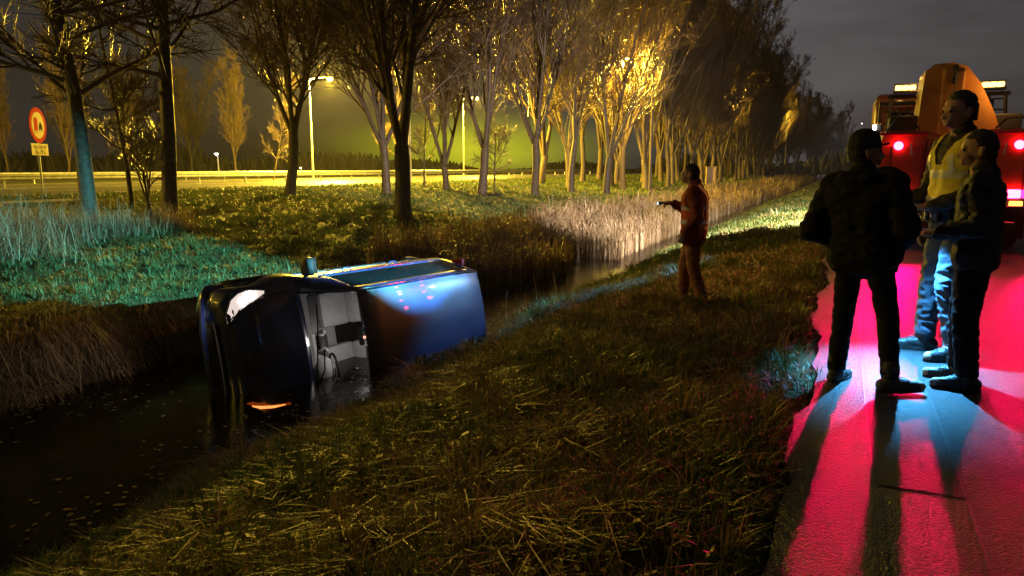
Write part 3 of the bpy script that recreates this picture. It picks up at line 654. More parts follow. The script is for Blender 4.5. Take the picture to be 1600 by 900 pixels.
car.rotation_euler = Matrix.LocRotScale(None, (Matrix.Rotation(R(263.19), 3, 'Z') @ Matrix.Rotation(R(-1.31), 3, 'Y') @ Matrix.Rotation(R(-79.2), 3, 'X')).to_quaternion(), None).to_euler()
tag(car, 'dark blue car lying on its side in the ditch with headlight on', 'car')
M_paint = mat('dark blue car paint', (.004, .013, .06), .35, spec=.5, coat=1.0, var=.25, vscale=3)
M_blackp = mat('black plastic', (.012, .012, .013), .5, bump=.2, bscale=80)
M_glass = glassy('car glass', (.75, .78, .78), .01, 1.5)
M_dark = mat('tinted car glass', (.006, .007, .008), .03, spec=.8)
M_chrome = mat('chrome', (.7, .72, .75), .12, metal=1)
M_rubber = mat('tyre rubber', (.015, .015, .015), .8, bump=.4, bscale=60)
M_grey = mat('light grey trim', (.34, .32, .31), .75, var=.12, vscale=5, bump=.2, bscale=90)
M_mid = mat('mid grey trim', (.16, .155, .15), .6, bump=.2, bscale=60)
def skin_part(name, test, mt, parent=car, off=0., smooth=True, thick=0):
    V = []; F = []; idx = {}
    def vid(i, j, s):
        if j == NT - 1: s = 1
        k = (i, j, s)
        if k not in idx:
            h = half[i]; a = h[max(j - 1, 0)]; b_ = h[min(j + 1, NT - 1)]; d = b_ - a; nr = np.array([d[1], -d[0]]); nr /= np.linalg.norm(nr) + 1e-9
            q = h[j] + nr * off; idx[k] = len(V); V.append((cx_[i], s * q[0], q[1]))
        return idx[k]
    for s in (1, -1):
        for i in range(len(cx_) - 1):
            for j in range(NT - 1):
                xm = (cx_[i] + cx_[i + 1]) / 2; tm = (j + .5) / SUBN; zm = (half[i][j][1] + half[i][j + 1][1]) / 2
                if test(xm, tm, zm, s):
                    f = (vid(i, j, s), vid(i + 1, j, s), vid(i + 1, j + 1, s), vid(i, j + 1, s)); f = tuple(dict.fromkeys(f))
                    F.append(f if s > 0 else f[::-1])
    m = MB(); m.v = V; m.f = F
    if not F: return None
    o = m.build(name, mt, parent, smooth)
    if thick:
        md = o.modifiers.new('s', 'SOLIDIFY'); md.thickness = thick; md.offset = 0
    return o
WX = (1.33, -1.38); WZ = .31
arch = lambda x, z: any(math.hypot(x - w, z - WZ) < .385 for w in WX)
ws = lambda x, t_: .80 < x < 1.235 and t_ > 6.34
side_win = lambda x, t_: 4.34 < t_ < 5.67 and ((-.06 < x < .72) or (-1.0 < x < -.16) or (-1.82 < x < -1.12))
hood = lambda x, t_: 1.27 < x < 2.12 and t_ > 6.0
roofp = lambda x, t_: -1.98 < x < .78 and t_ > 6.0
side_trim = lambda x, t_: 4.34 < t_ < 5.67 and -1.82 < x < .72 and not side_win(x, t_)
skin_part('pillar_trim', lambda x, t_, z, s: side_trim(x, t_), M_dark)
skin_part('body_shell', lambda x, t_, z, s: not side_trim(x, t_) and not arch(x, z) and not ws(x, t_) and not side_win(x, t_) and not hood(x, t_) and not roofp(x, t_), M_paint, thick=.012)
skin_part('hood', lambda x, t_, z, s: hood(x, t_), M_paint, off=.004, thick=.01)
roof = skin_part('roof', lambda x, t_, z, s: roofp(x, t_), M_paint, off=.003, thick=.012)
skin_part('windscreen', lambda x, t_, z, s: ws(x, t_), M_glass)
for a, b_ in ((-.06, .72), (-1.0, -.16), (-1.82, -1.12)):
    for sd in (1, -1): skin_part('side_window', lambda x, t_, z, s: s == sd and a < x < b_ and 4.34 < t_ < 5.67, M_dark)
# black windscreen surround, roof gutters, cowl
skin_part('windscreen_frit', lambda x, t_, z, s: (1.235 <= x < 1.275 and t_ > 6) , M_blackp, off=.006)
for sd in (1, -1):
    MB().tube([spt(x, 6.0, sd, .008) for x in np.linspace(.72, -1.95, 24)], .011, 6).build('roof_gutter', M_chrome if sd < 0 else M_blackp, roof, True)
    MB().tube([spt(x, 4.15, sd, .006) for x in np.linspace(.8, -1.9, 18)], .009, 6).build('window_trim', M_chrome, car, True)
    MB().tube([spt(x, 2.6, sd, .01) for x in np.linspace(.9, -.98, 14)], .022, 6).build('rub_strip', M_blackp, car, True)
# front and rear closing panels
def cap_panel(x, name, mt, dx):
    h = cr(csec(x), SUBN); pts = [(x + dx * 0, q[0], q[1]) for q in h] + [(x, -q[0], q[1]) for q in h[-2::-1]]
    m = MB(); m.add(pts, [tuple(range(len(pts)))]); return m.build(name, mt, car)
cap_panel(2.19, 'front_panel', M_blackp, 0); cap_panel(-2.14, 'tailgate', M_paint, 0)
MB().add([(x, y, .215) for x, y in ((2.1, -.6), (2.1, .6), (-2.0, .7), (-2.0, -.7))], [(0, 1, 2, 3)]).build('floor_pan', M_blackp, car)
# bumper, grille, number plate area
bp_ = [spt(2.20, 1.6, s, .03) for s in (-1,)]
MB().tube([spt(x, 1.5, -1, .02) for x in (1.82, 1.93, 2.04, 2.11, 2.15)] + [Vector((2.18, y, .42)) for y in (-.35, 0, .35)] + [spt(x, 1.5, 1, .02) for x in (2.15, 2.11, 2.04, 1.93, 1.82)], .055, 8).build('front_bumper', M_paint, car, True)
MB().tube([(2.205, y, .66 + .02 * (1 - (y / .5) ** 2)) for y in np.linspace(-.5, .5, 11)], .016, 6).build('grille_bar', M_chrome, car, True)
for k in range(4):
    MB().tube([(2.195, y, .60 - .035 * k) for y in np.linspace(-.42, .42, 5)], .008, 5).build('grille_slat', M_blackp, car, True)
MB().tube([spt(x, 1.5, -1, .015) for x in (-1.8, -1.95, -2.08)] + [Vector((-2.2, y, .45)) for y in (-.5, 0, .5)] + [spt(x, 1.5, 1, .015) for x in (-2.08, -1.95, -1.8)], .075, 8).build('rear_bumper', M_blackp, car, True)
# headlights: swept teardrop in the wing
M_refl = mat('lamp reflector', (.85, .82, .78), .25, metal=.0, emit=(1, .82, .74), es=.75)
M_bulb = emis('headlight bulb', (1, .95, .9), 40); M_refl_off = mat('lamp reflector unlit', (.5, .5, .5), .2, metal=.8)
M_lens = glassy('headlight lens', (.95, .95, .95), .02, 1.45)
M_ind = emis('indicator glow', (1, .18, .015), 1.2); M_indc = emis('indicator filament', (1, .45, .16), 9)
HL = [(2.165, 6.9), (2.155, 7.35), (2.12, 7.35), (2.04, 6.95), (1.93, 6.55), (1.80, 6.15), (1.70, 5.75), (1.68, 5.35), (1.78, 4.95), (1.90, 4.75), (2.0, 4.85), (2.09, 5.3), (2.14, 6.1)]
def patch(poly, side, off, inner=.0):
    c = (sum(p[0] for p in poly) / len(poly), sum(p[1] for p in poly) / len(poly)); rings = []
    for f in (1, .75, .5, .25): rings.append([spt(c[0] + (x - c[0]) * f, c[1] + (t_ - c[1]) * f, side, off - inner * (1 - f)) for x, t_ in poly])
    n = len(poly); vs = sum(rings, []) + [spt(c[0], c[1], side, off - inner)]; fs = []
    for i in range(3):
        for k in range(n): fs.append((i * n + k, i * n + (k + 1) % n, (i + 1) * n + (k + 1) % n, (i + 1) * n + k))
    for k in range(n): fs.append((3 * n + k, 3 * n + (k + 1) % n, 4 * n))
    return MB().add(vs, fs)
for sd in (-1, 1):
    hl = patch(HL, sd, .014, 0).build('headlight', M_refl if sd < 0 else M_refl_off, car, True)
    if sd < 0:
        for (bx, bt, br) in ((1.87, 5.5, .05), (1.98, 6.05, .032)):
            b_ = MB().lathe([(0, br * .7), (br * .7, br * .5), (br, 0), (br * .7, -br * .4), (0, -br * .5)], n=14).build('bulb', M_bulb, hl, True); b_.location = spt(bx, bt, sd, .012)
    ring = [spt(x, t_, sd, .022) for x, t_ in HL]; MB().tube(ring + ring[:1], .009, 5).build('bezel', M_blackp, hl, True)
    patch(HL, sd, .03).build('lens', M_lens, hl, True)
ind = patch([(2.12, 7.0), (2.0, 6.6), (1.85, 6.5), (1.62, 6.6), (1.62, 6.8), (1.85, 6.9), (2.08, 7.25)], 1, .03).build('indicator', M_ind, car, True)
MB().tube([spt(x, t_, 1, .035) for x, t_ in ((2.08, 6.9), (2.0, 6.78), (1.85, 6.7), (1.7, 6.7))], [.008, .02, .016, .006], 6).build('bulb', M_indc, ind, True)
il = light('indicator_light', 'POINT', spt(1.95, 6.75, 1, .08), 3, (1, .3, .04), size=.04); il.parent = car
ind['label'] = 'orange indicator glowing at the waterline'
# tail lamps
for sd in (-1, 1):
    MB().box((-2.07, sd * .76, 1.15), (.1, .12, .5), bev=.02).build('tail_lamp', mat('tail lamp', (.3, .01, .01), .2), car)
# mirrors
for sd in (-1, 1):
    mi = MB().box((.99, sd * 1.0, 1.09), (.16, .24, .17), bev=.05).build('door_mirror', M_blackp, car, True)
    MB().tube([(1.0, sd * .86, 1.02), (.99, sd * .95, 1.06)], .03, 8).build('mirror_arm', M_blackp, mi, True)
    MB().box((.905, sd * 1.0, 1.09), (.008, .2, .13)).build('mirror_glass', M_chrome, mi)
# wheels
for w in WX:
    for sd in (-1, 1):
        wh = MB().lathe([(.19, -.1), (.27, -.105), (.31, -.08), (.315, 0), (.31, .08), (.27, .105), (.19, .1)], n=28, M=Matrix.Rotation(PI / 2, 3, 'X')).build('wheel', M_rubber, car, True); wh.location = (w, sd * (.86 if w > 0 else .80), WZ)
        rm = MB().lathe([(.0, .05), (.06, .05), (.08, .03), (.16, .02), (.185, .06), (.2, .095), (.2, -.09)], n=24, M=Matrix.Rotation(sd * -PI / 2, 3, 'X')).build('rim', mat('alloy', (.4, .4, .42), .35, metal=.8), wh, True)
        MB().tube([(w + .385 * math.cos(a), sd * (.95 if w > 0 else .9), WZ + .385 * math.sin(a)) for a in np.linspace(-.1, PI + .1, 18)], .025, 6).build('arch_lip', M_blackp, car, True)
# door seams and handles on the upper side
for sd in (-1, 1):
    for x in (.95, -.11, -1.06): MB().tube([spt(x, t_, sd, .001) for t_ in np.linspace(.8, 4.2, 9)], .004, 4).build('door_seam', M_blackp, car)
    for x in (.05, -.93): MB().tube([spt(x, 3.7, sd, .006), spt(x + .03, 3.7, sd, .035), spt(x + .15, 3.7, sd, .035), spt(x + .18, 3.7, sd, .006)], .012, 6).build('door_handle', M_paint, car, True)
# wipers
for y0, y1 in ((.05, -.5), (.6, .08)):
    MB().tube([spt(1.24, 7.2, 1 if y0 > 0 else -1, .02), Vector((1.17, (y0 + y1) / 2, 1.285)), Vector((1.14, y1, 1.305 - abs(y1) * .03))], .01, 5).build('wiper', M_blackp, car, True)
# cabin: dashboard, cluster pod, console, seats, steering wheel, mirror
da = MB().prism([(1.22, .75), (1.30, 1.07), (1.12, 1.10), (.98, 1.06), (.90, .95), (.93, .72)], -.78, .78, 'y').build('dashboard', M_grey, car)
MB().box((1.04, -.38, 1.085), (.16, .5, .03), bev=.01).build('dash_tray', M_blackp, da)
MB().box((.955, .0, .99), (.12, .32, .24), bev=.03).build('centre_console', M_grey, da, True)
MB().box((.945, .0, 1.06), (.16, .17, .10), bev=.01).build('vent_recess', mat('black recess', (.004, .004, .004), .9), da)
for y in (-.12, .12): MB().tube([(1.05, y, 1.06), (.95, y, 1.12), (.87, y, 1.06)], .025, 8).build('console_rib', M_grey, da, True)
MB().lathe([(0, .09), (.12, .075), (.19, .03), (.2, 0)], (1.0, .38, 1.06), 20).build('instrument_pod', M_grey, da, True)
swm = Matrix.Rotation(R(-62), 3, 'Y'); ring = [swm @ Vector((.185 * math.cos(a), .185 * math.sin(a), 0)) + Vector((.75, .38, 1.02)) for a in np.linspace(0, 2 * PI, 29)]
sw = MB().tube(ring, .017, 8).build('steering_wheel', M_blackp, car, True)
MB().lathe([(0, .02), (.06, .018), (.07, 0), (0, -.02)], (.76, .38, 1.02), 14, swm).build('wheel_hub', M_mid, sw, True)
MB().tube([ring[0], (.75, .38, 1.02), ring[14]], .014, 6).build('spoke', M_mid, sw, True)
for y in (-.38, .38):
    se = MB().box((.22, y, .62), (.56, .5, .16), bev=.06).build('seat', M_grey, car, True)
    MB().box((-.12, y, 1.0), (.16, .5, .68), Matrix.Rotation(R(-14), 3, 'Y'), bev=.06).build('seat_back', M_grey, se, True)
    MB().box((-.24, y, 1.45), (.10, .26, .18), bev=.04).build('headrest', M_grey, se, True)
MB().box((.52, 0, .45), (.9, 1.5, .03), bev=.01).build('cabin_floor', M_grey, car)
MB().box((-.75, 0, .85), (.06, 1.5, 1.1), bev=.02).build('rear_bulkhead', M_grey, car)
mr_ = MB().box((.72, 0, 1.56), (.05, .24, .07), bev=.02).build('rear_view_mirror', M_blackp, car, True)
MB().tube([(.80, 0, 1.66), (.74, 0, 1.58)], .014, 6).build('mirror_stem', M_blackp, mr_, True)
MB().box((.70, .02, 1.60), (.03, .03, .02)).build('warning_lamp', emis('small red lamp', (1, .3, .2), 3), mr_)
for y in (-.33, .33): MB().box((.66, y, 1.63), (.16, .42, .02), bev=.008).build('sun_visor', M_mid, car)
l = light('cabin_light', 'POINT', (.5, 0, 1.48), 15, (1, .93, .88), size=.08); l.parent = car
hp0 = car.matrix_basis @ Vector((2.3, -.58, .86)); light('headlight_beam', 'SPOT', hp0, 60, (1, .8, .66), target=(-8.9, 4.6, -.75), size=.05, spot=140, blend=1)

# ================================================================== RECOVERY TRUCK
tp_ = at_d(1405, 228, 13.6)
truck = empty('recovery_truck', (tp_.x + .95, tp_.y + .08, 0), 0, 'orange recovery truck with lit red tail lamps and amber beacons, seen from behind', 'truck')
M_or = mat('orange truck paint', (.36, .085, .02), .4, coat=.5, var=.12, vscale=2); M_boom = mat('amber lit boom colour', (.5, .22, .05), .5, var=.2, vscale=2.5, bump=.1, bscale=8); M_steel = mat('dark steel', (.05, .05, .052), .5, metal=.4, bump=.2, bscale=40)  # boom orange is lightened in its colour for the amber beacon light
M_redl = emis('red tail lens', (1, .012, .05), 60); M_redd = emis('dim red lens', (1, .01, .03), 5); M_amb = emis('amber beacon', (1, .62, .12), 5); M_tw = mat('truck white trim', (.5, .5, .5), .5)
MB().box((0, 3.6, .82), (.9, 7.6, .22)).build('chassis', M_steel, truck)
for sd in (-1, 1):
    lk = MB().prism([(sd * .5, .78), (sd * 1.26, .78), (sd * 1.26, 1.95), (sd * 1.18, 2.18), (sd * .5, 2.18)], .1, 4.2, 'y').build('side_locker', M_or, truck)
    MB().box((sd * .88, .085, 2.12), (.78, .06, .05), bev=.01).build('top_rail', mat('red edge', (.4, .02, .02), .3), lk)
    MB().box((sd * .8, .09, 1.45), (.5, .04, .9), bev=.01).build('locker_door', M_or, lk)
    MB().tube([(sd * .72, .04, 1.72), (sd * .76, .03, 1.95)], .012, 6).build('grab_handle', M_chrome, lk, True)
    for k, y in enumerate((.9, 2.2, 3.5)): MB().box((sd * 1.265, y, 1.4), (.03, 1.1, .8), bev=.01).build('shutter', M_tw, lk)
    tl = MB().lathe([(0, -.05), (.06, -.045), (.075, -.02), (.08, 0)], (sd * .95, .08, 1.9), 18, Matrix.Rotation(-PI / 2, 3, 'X') @ Matrix.Scale(1, 3)).build('round_lamp', M_redl, truck, True)
    tl2 = MB().box((sd * .94, .05, 1.04), (.20, .07, .15), bev=.02).build('tail_lamp', M_redl, truck)
    MB().box((sd * 1.12, .05, 1.04), (.13, .07, .15), bev=.02).build('side_lamp', emis('magenta lens', (1, .05, .5), 2.2), truck)
    MB().box((sd * .98, .05, .86), (.2, .06, .10), bev=.015).build('indicator_lamp', emis('amber lens', (1, .45, .05), 4), truck)
    MB().box((sd * .98, .1, .94), (.56, .06, .34), bev=.02).build('lamp_board', M_steel, truck)
    for yy in (1.3, 2.65, 6.3):
        for off in ((.0, .3) if yy < 5 else (0,)):
            w = MB().lathe([(.28, -.13), (.44, -.14), (.5, -.1), (.5, .1), (.44, .14), (.28, .13)], n=26, M=Matrix.Rotation(PI / 2, 3, 'Y')).build('wheel', M_rubber, truck, True); w.location = (sd * (1.1 - off), yy, .5)
            MB().lathe([(0, .05), (.1, .05), (.2, .0), (.27, .1), (.28, -.1)], n=20, M=Matrix.Rotation(sd * PI / 2, 3, 'Y')).build('rim', M_steel, w, True)
    MB().tube([(sd * 1.0, yy_, z_) for yy_, z_ in ((.55, .62), (.6, .95), (.9, 1.12), (1.7, 1.12), (2.3, 1.12), (3.2, 1.1), (3.4, .7))], .05, 6).build('mudguard', M_steel, truck)
    MB().box((sd * .98, .5, .45), (.5, .02, .5)).build('mud_flap', M_rubber, truck)
    # light rack
    MB().tube([(sd * 1.08, 2.3, 2.1), (sd * 1.02, 2.3, 3.0)], .035, 8).build('rack_post', M_steel, truck)
    lb_ = MB().box((sd * .78, 2.25, 3.07), (.46, .22, .05), bev=.015).build('beacon_bar', M_steel, truck)
    for kx in (-.13, .0, .13): MB().box((sd * .78 + kx, 2.25, 3.15), (.115, .2, .09), bev=.02).build('beacon', M_amb, lb_)
    MB().box((sd * .78, 2.25, 3.215), (.44, .2, .025), bev=.008).build('bar_cover', M_steel, lb_)
MB().tube([(-1.1, 2.3, 2.98), (1.1, 2.3, 2.98)], .04, 8).build('rack_cross_bar', M_steel, truck)
MB().box((0, 1.6, 1.6), (1.0, 3.0, .9), bev=.05).build('winch_deck', M_or, truck)
bo = MB().prism([(-.62, 2.0), (.8, 2.0), (.62, 2.5), (.36, 3.05), (.12, 3.36), (-.1, 3.44), (-.42, 3.42), (-.56, 3.3), (-.6, 2.7)], .7, 1.9, 'y').build('boom_tower', M_or, truck)
MB().box((-.1, .85, 2.5), (.36, .5, 1.7), Matrix.Rotation(R(12), 3, 'X'), bev=.04).build('boom', M_or, bo)
MB().lathe([(.16, -.04), (.18, 0), (.16, .04)], (-.1, .45, 3.2), 20, Matrix.Rotation(PI / 2, 3, 'Y')).build('sheave', M_steel, bo, True)
MB().tube([(-.1, .32, 3.2), (-.1, .25, 2.2), (-.1, .25, 1.55)], .012, 6).build('cable', M_steel, bo, True)
MB().tube([(-.1, .25, 1.55), (-.1, .2, 1.45), (-.04, .2, 1.36), (.02, .2, 1.42)], .03, 8).build('hook', M_steel, bo, True)
ul = MB().box((0, -.25, .55), (.26, 1.2, .2), bev=.03).build('underlift', M_steel, truck); MB().box((0, -.8, .52), (1.7, .16, .14), bev=.03).build('cross_bar', M_steel, ul)
MB().box((0, .02, .75), (2.3, .14, .16), bev=.03).build('rear_bumper', M_steel, truck)
cab = MB().box((0, 6.3, 2.15), (2.46, 2.1, 2.3), bev=.12).build('cab', M_or, truck)
MB().box((0, 5.24, 2.5), (1.7, .02, .7)).build('rear_window', mat('dark cab glass', (.01, .01, .012), .05), cab)
MB().tube([(-1.15, 4.5, 2.1), (-1.15, 4.5, 3.0), (1.15, 4.5, 3.0), (1.15, 4.5, 2.1)], .05, 8).build('headboard', M_steel, truck)
for x in (-.95, -.75, -.55, .6, .85): MB().tube([(x, 4.45, 2.9), (x + .05, 4.42, 2.6), (x - .04, 4.4, 2.25)], .03, 6).build('hanging_chain', M_steel, truck)
for sd in (-1, 1):
    for z_, e in ((1.9, 30), (1.04, 55)):
        l = light('tail_light', 'SPOT', (sd * .95, -.02, z_), e * 44, (1, .0, .085), target=(sd * .95 + .8, -8, z_ - .75), size=.06, spot=36, blend=.75); l.parent = truck
    l = light('beacon_light', 'SPOT', (sd * .78 - .3, 1.98, 3.14), 1300 if sd < 0 else 20, (1, .36, .05), target=(-6.0, -6.0, -.3), size=.12, spot=54, blend=.9); l.parent = truck
wl = MB().box((-1.3, 3.9, 2.35), (.12, .16, .12), bev=.02).build('work_lamp', M_steel, truck); MB().box((-1.365, 3.9, 2.35), (.01, .12, .09)).build('work_lens', M_ledlamp, wl)
l = light('work_light', 'SPOT', (-1.42, 3.9, 2.35), 19000, (1, .84, .74), target=(-8.6, 13.5, -1.2), size=.08, spot=84, blend=.5); l.parent = truck
for sd in (-1, 1):
    MB().box((sd * .9, 7.37, 1.1), (.3, .05, .2), bev=.02).build('headlamp', M_ledlamp, truck)
l = light('truck_headlight', 'SPOT', (-.9, 7.5, 1.1), 7000, (1, .95, .85), target=(-6.5, 21, -.3), size=.08, spot=58, blend=.6); l.parent = truck
sl = MB().box((-1.3, .5, 2.26), (.14, .14, .14), bev=.02).build('added_search_lamp', M_steel, truck); MB().box((-1.37, .42, 2.26), (.05, .05, .09)).build('added_search_lens', M_ledlamp, sl)  # lamp added to the truck to light the car roof and sedge blue
l = light('added_search_light', 'SPOT', (-1.45, .4, 2.26), 4000, (.07, .48, 1), target=(-4.95 - truck.location.x, 11.0 - truck.location.y, -.95), size=.05, spot=23, blend=.5); l.parent = truck
for sd in (-1, 1):
    MB().tube([(sd * .42, 1.2, 2.0), (sd * .3, .75, 2.9)], .05, 8).build('hydraulic_ram', M_chrome, truck, True)
    MB().tube([(sd * .6, .3, 2.2), (sd * .75, .25, 2.38), (sd * 1.0, .3, 2.4), (sd * 1.15, .4, 2.2)], .022, 6).build('hydraulic_hose', M_rubber, truck, True)
    for z_ in (2.45, 2.7, 2.92): MB().tube([(sd * 1.1, 2.9, z_), (sd * .5, 2.9, z_)], .02, 6).build('rack_rail', M_steel, truck)
    MB().box((sd * .85, 1.2, 2.35), (.5, .6, .3), bev=.03).build('tool_box', M_steel, truck)
    MB().box((sd * .45, .06, 1.35), (.05, .03, .9)).build('marker_strip', mat('red white strip', (.5, .05, .05), .4), truck)
    MB().tube([(sd * .3, .2, 1.3), (sd * .34, .12, 1.0), (sd * .2, .1, .8)], .03, 6).build('chain', M_steel, truck)
MB().box((0, .04, 1.1), (.9, .04, .5), bev=.02).build('rear_panel', M_steel, truck)
MB().box((-.25, .0, .98), (.52, .015, .11)).build('number_plate', mat('yellow plate', (.6, .42, .05), .5), truck)
bl_ = light('beacon_glow', 'POINT', (-.5, 1.9, 3.3), 30, (1, .5, .12), size=.1); bl_.parent = truck; bl_ = light('beacon_glow', 'POINT', (.75, .4, 3.0), 22, (1, .5, .12), size=.1); bl_.parent = truck
for o in (bo, *bo.children):
    if o.name.startswith('boom'): o.data.materials[0] = M_boom

# ================================================================== PEOPLE
def cap(m, a, b, ra, rb, fl=None, n=14):
    a = Vector(a); b = Vector(b); d = b - a; l = d.length
    if l < 1e-6: d = Vector((0, 0, 1)); b = a + d * 1e-3; l = 1e-3
    d = d / l; u = d.orthogonal().normalized(); w = d.cross(u); rings = []
    for k in range(0, 5):
        an = PI / 2 * k / 5; rings.append((a - d * ra * math.cos(an), max(ra * math.sin(an), .002)))
    rings.append((a, ra)); rings.append(((a + b) / 2, (ra + rb) / 2)); rings.append((b, rb))
    for k in range(1, 6):
        an = PI / 2 * k / 5; rings.append((b + d * rb * math.sin(an), max(rb * math.cos(an), .002)))
    vs = []; fs = []
    for c, r in rings:
        for k in range(n):
            an = 2 * PI * k / n; vs.append(c + (u * math.cos(an) + w * math.sin(an)) * r)
    if fl:
        c0 = (a + b) / 2
        for ax, f in (fl if isinstance(fl, list) else [fl]):
            ax = Vector(ax).normalized(); vs = [v + ax * ((f - 1) * (v - c0).dot(ax)) for v in vs]
    for i in range(len(rings) - 1):
        for k in range(n):
            k2 = (k + 1) % n; fs.append((i * n + k, i * n + k2, (i + 1) * n + k2, (i + 1) * n + k))
    fs.append(tuple(range(n))[::-1]); fs.append(tuple((len(rings) - 1) * n + k for k in range(n)))
    m.add(vs, fs)
def remesh(m, voxel, smooth=4, fold=0, fscale=7, seed=0, cut=None):
    me = m.mesh(); o = bpy.data.objects.new('tmp', me); COL.objects.link(o)
    md = o.modifiers.new('r', 'REMESH'); md.mode = 'VOXEL'; md.voxel_size = voxel
    if smooth: s = o.modifiers.new('s', 'SMOOTH'); s.iterations = smooth; s.factor = .5
    dg = bpy.context.evaluated_depsgraph_get(); dg.update(); out = bpy.data.meshes.new_from_object(o.evaluated_get(dg)); bpy.data.objects.remove(o); bpy.data.meshes.remove(me)
    if fold:
        co = [v.co.copy() for v in out.vertices]; no = [v.normal.copy() for v in out.vertices]; sv = Vector((seed * 3.1, seed * 1.7, 0))
        for i, v in enumerate(out.vertices):
            c = co[i]; q = Vector((c.x * fscale, c.y * fscale, c.z * fscale * 1.8)) + sv
            w = 1 - abs(mnoise.noise(q)) * 2; w2 = mnoise.noise(q * 2.3)
            v.co = c + no[i] * (fold * (w * .8 + w2 * .35) - fold * .3)
    if cut:
        bm = bmesh.new(); bm.from_mesh(out); bmesh.ops.delete(bm, geom=[v for v in bm.verts if cut(v.co)], context='VERTS'); bm.to_mesh(out); bm.free()
    return out
def band(me, test, off):
    bm = bmesh.new(); bm.from_mesh(me); bm.normal_update()
    bmesh.ops.delete(bm, geom=[f for f in bm.faces if not test(f.calc_center_median(), f.normal)], context='FACES')
    seen = set(); best = []
    for f0 in bm.faces:
        if f0 in seen: continue
        st_ = [f0]; seen.add(f0); comp = []
        while st_:
            f = st_.pop(); comp.append(f)
            for e in f.edges:
                for g_ in e.link_faces:
                    if g_ not in seen: seen.add(g_); st_.append(g_)
        if len(comp) > len(best): best = comp
    ix = {}; vs = []; fs = []
    for f in best:
        fs.append(tuple(ix.setdefault(v, len(ix)) for v in f.verts))
    vs = [v.co + v.normal * off for v in ix]; bm.free()
    out = bpy.data.meshes.new('band'); out.from_pydata(vs, [], fs); out.update(); return out
def hand(m, wrist, fdir, palm_n, curl, thumb_side):
    """palm and five unequal bent fingers"""
    f = Vector(fdir).normalized(); n = Vector(palm_n); n = (n - f * n.dot(f)).normalized(); s = f.cross(n).normalized() * thumb_side
    w = Vector(wrist); pc = w + f * .055
    cap(m, w, w + f * .03, .026, .03, (n, .75)); cap(m, pc - f * .02, pc + f * .025, .04, .041, (n, .45))
    for i, (o, L1) in enumerate(((.03, .042), (.011, .048), (-.009, .045), (-.028, .036))):
        b = pc + f * .035 + s * o; a1 = curl * .9; d1 = f * math.cos(a1) + n * math.sin(a1); p1 = b + d1 * L1
        a2 = curl * 2.0; d2 = f * math.cos(a2) + n * math.sin(a2); p2 = p1 + d2 * L1 * .75; a3 = curl * 2.6; d3 = f * math.cos(a3) + n * math.sin(a3)
        cap(m, b, p1, .0105, .0095, n=8); cap(m, p1, p2, .0095, .0088, n=8); cap(m, p2, p2 + d3 * L1 * .5, .0088, .007, n=8)
    b = pc - f * .015 + s * .034; d1 = (f * .6 + s * .55 + n * .45).normalized(); p1 = b + d1 * .04; d2 = (f * .8 + n * (.3 + curl * .6)).normalized()
    cap(m, b, p1, .014, .012, n=8); cap(m, p1, p1 + d2 * .035, .0115, .009, n=8)
M_skin = mat('skin', (.42, .25, .18), .55, var=.08, vscale=12, spec=.4); M_hair = mat('dark hair', (.015, .011, .008), .55, bump=.6, bscale=120); M_eye = mat('eye', (.02, .02, .02), .2)
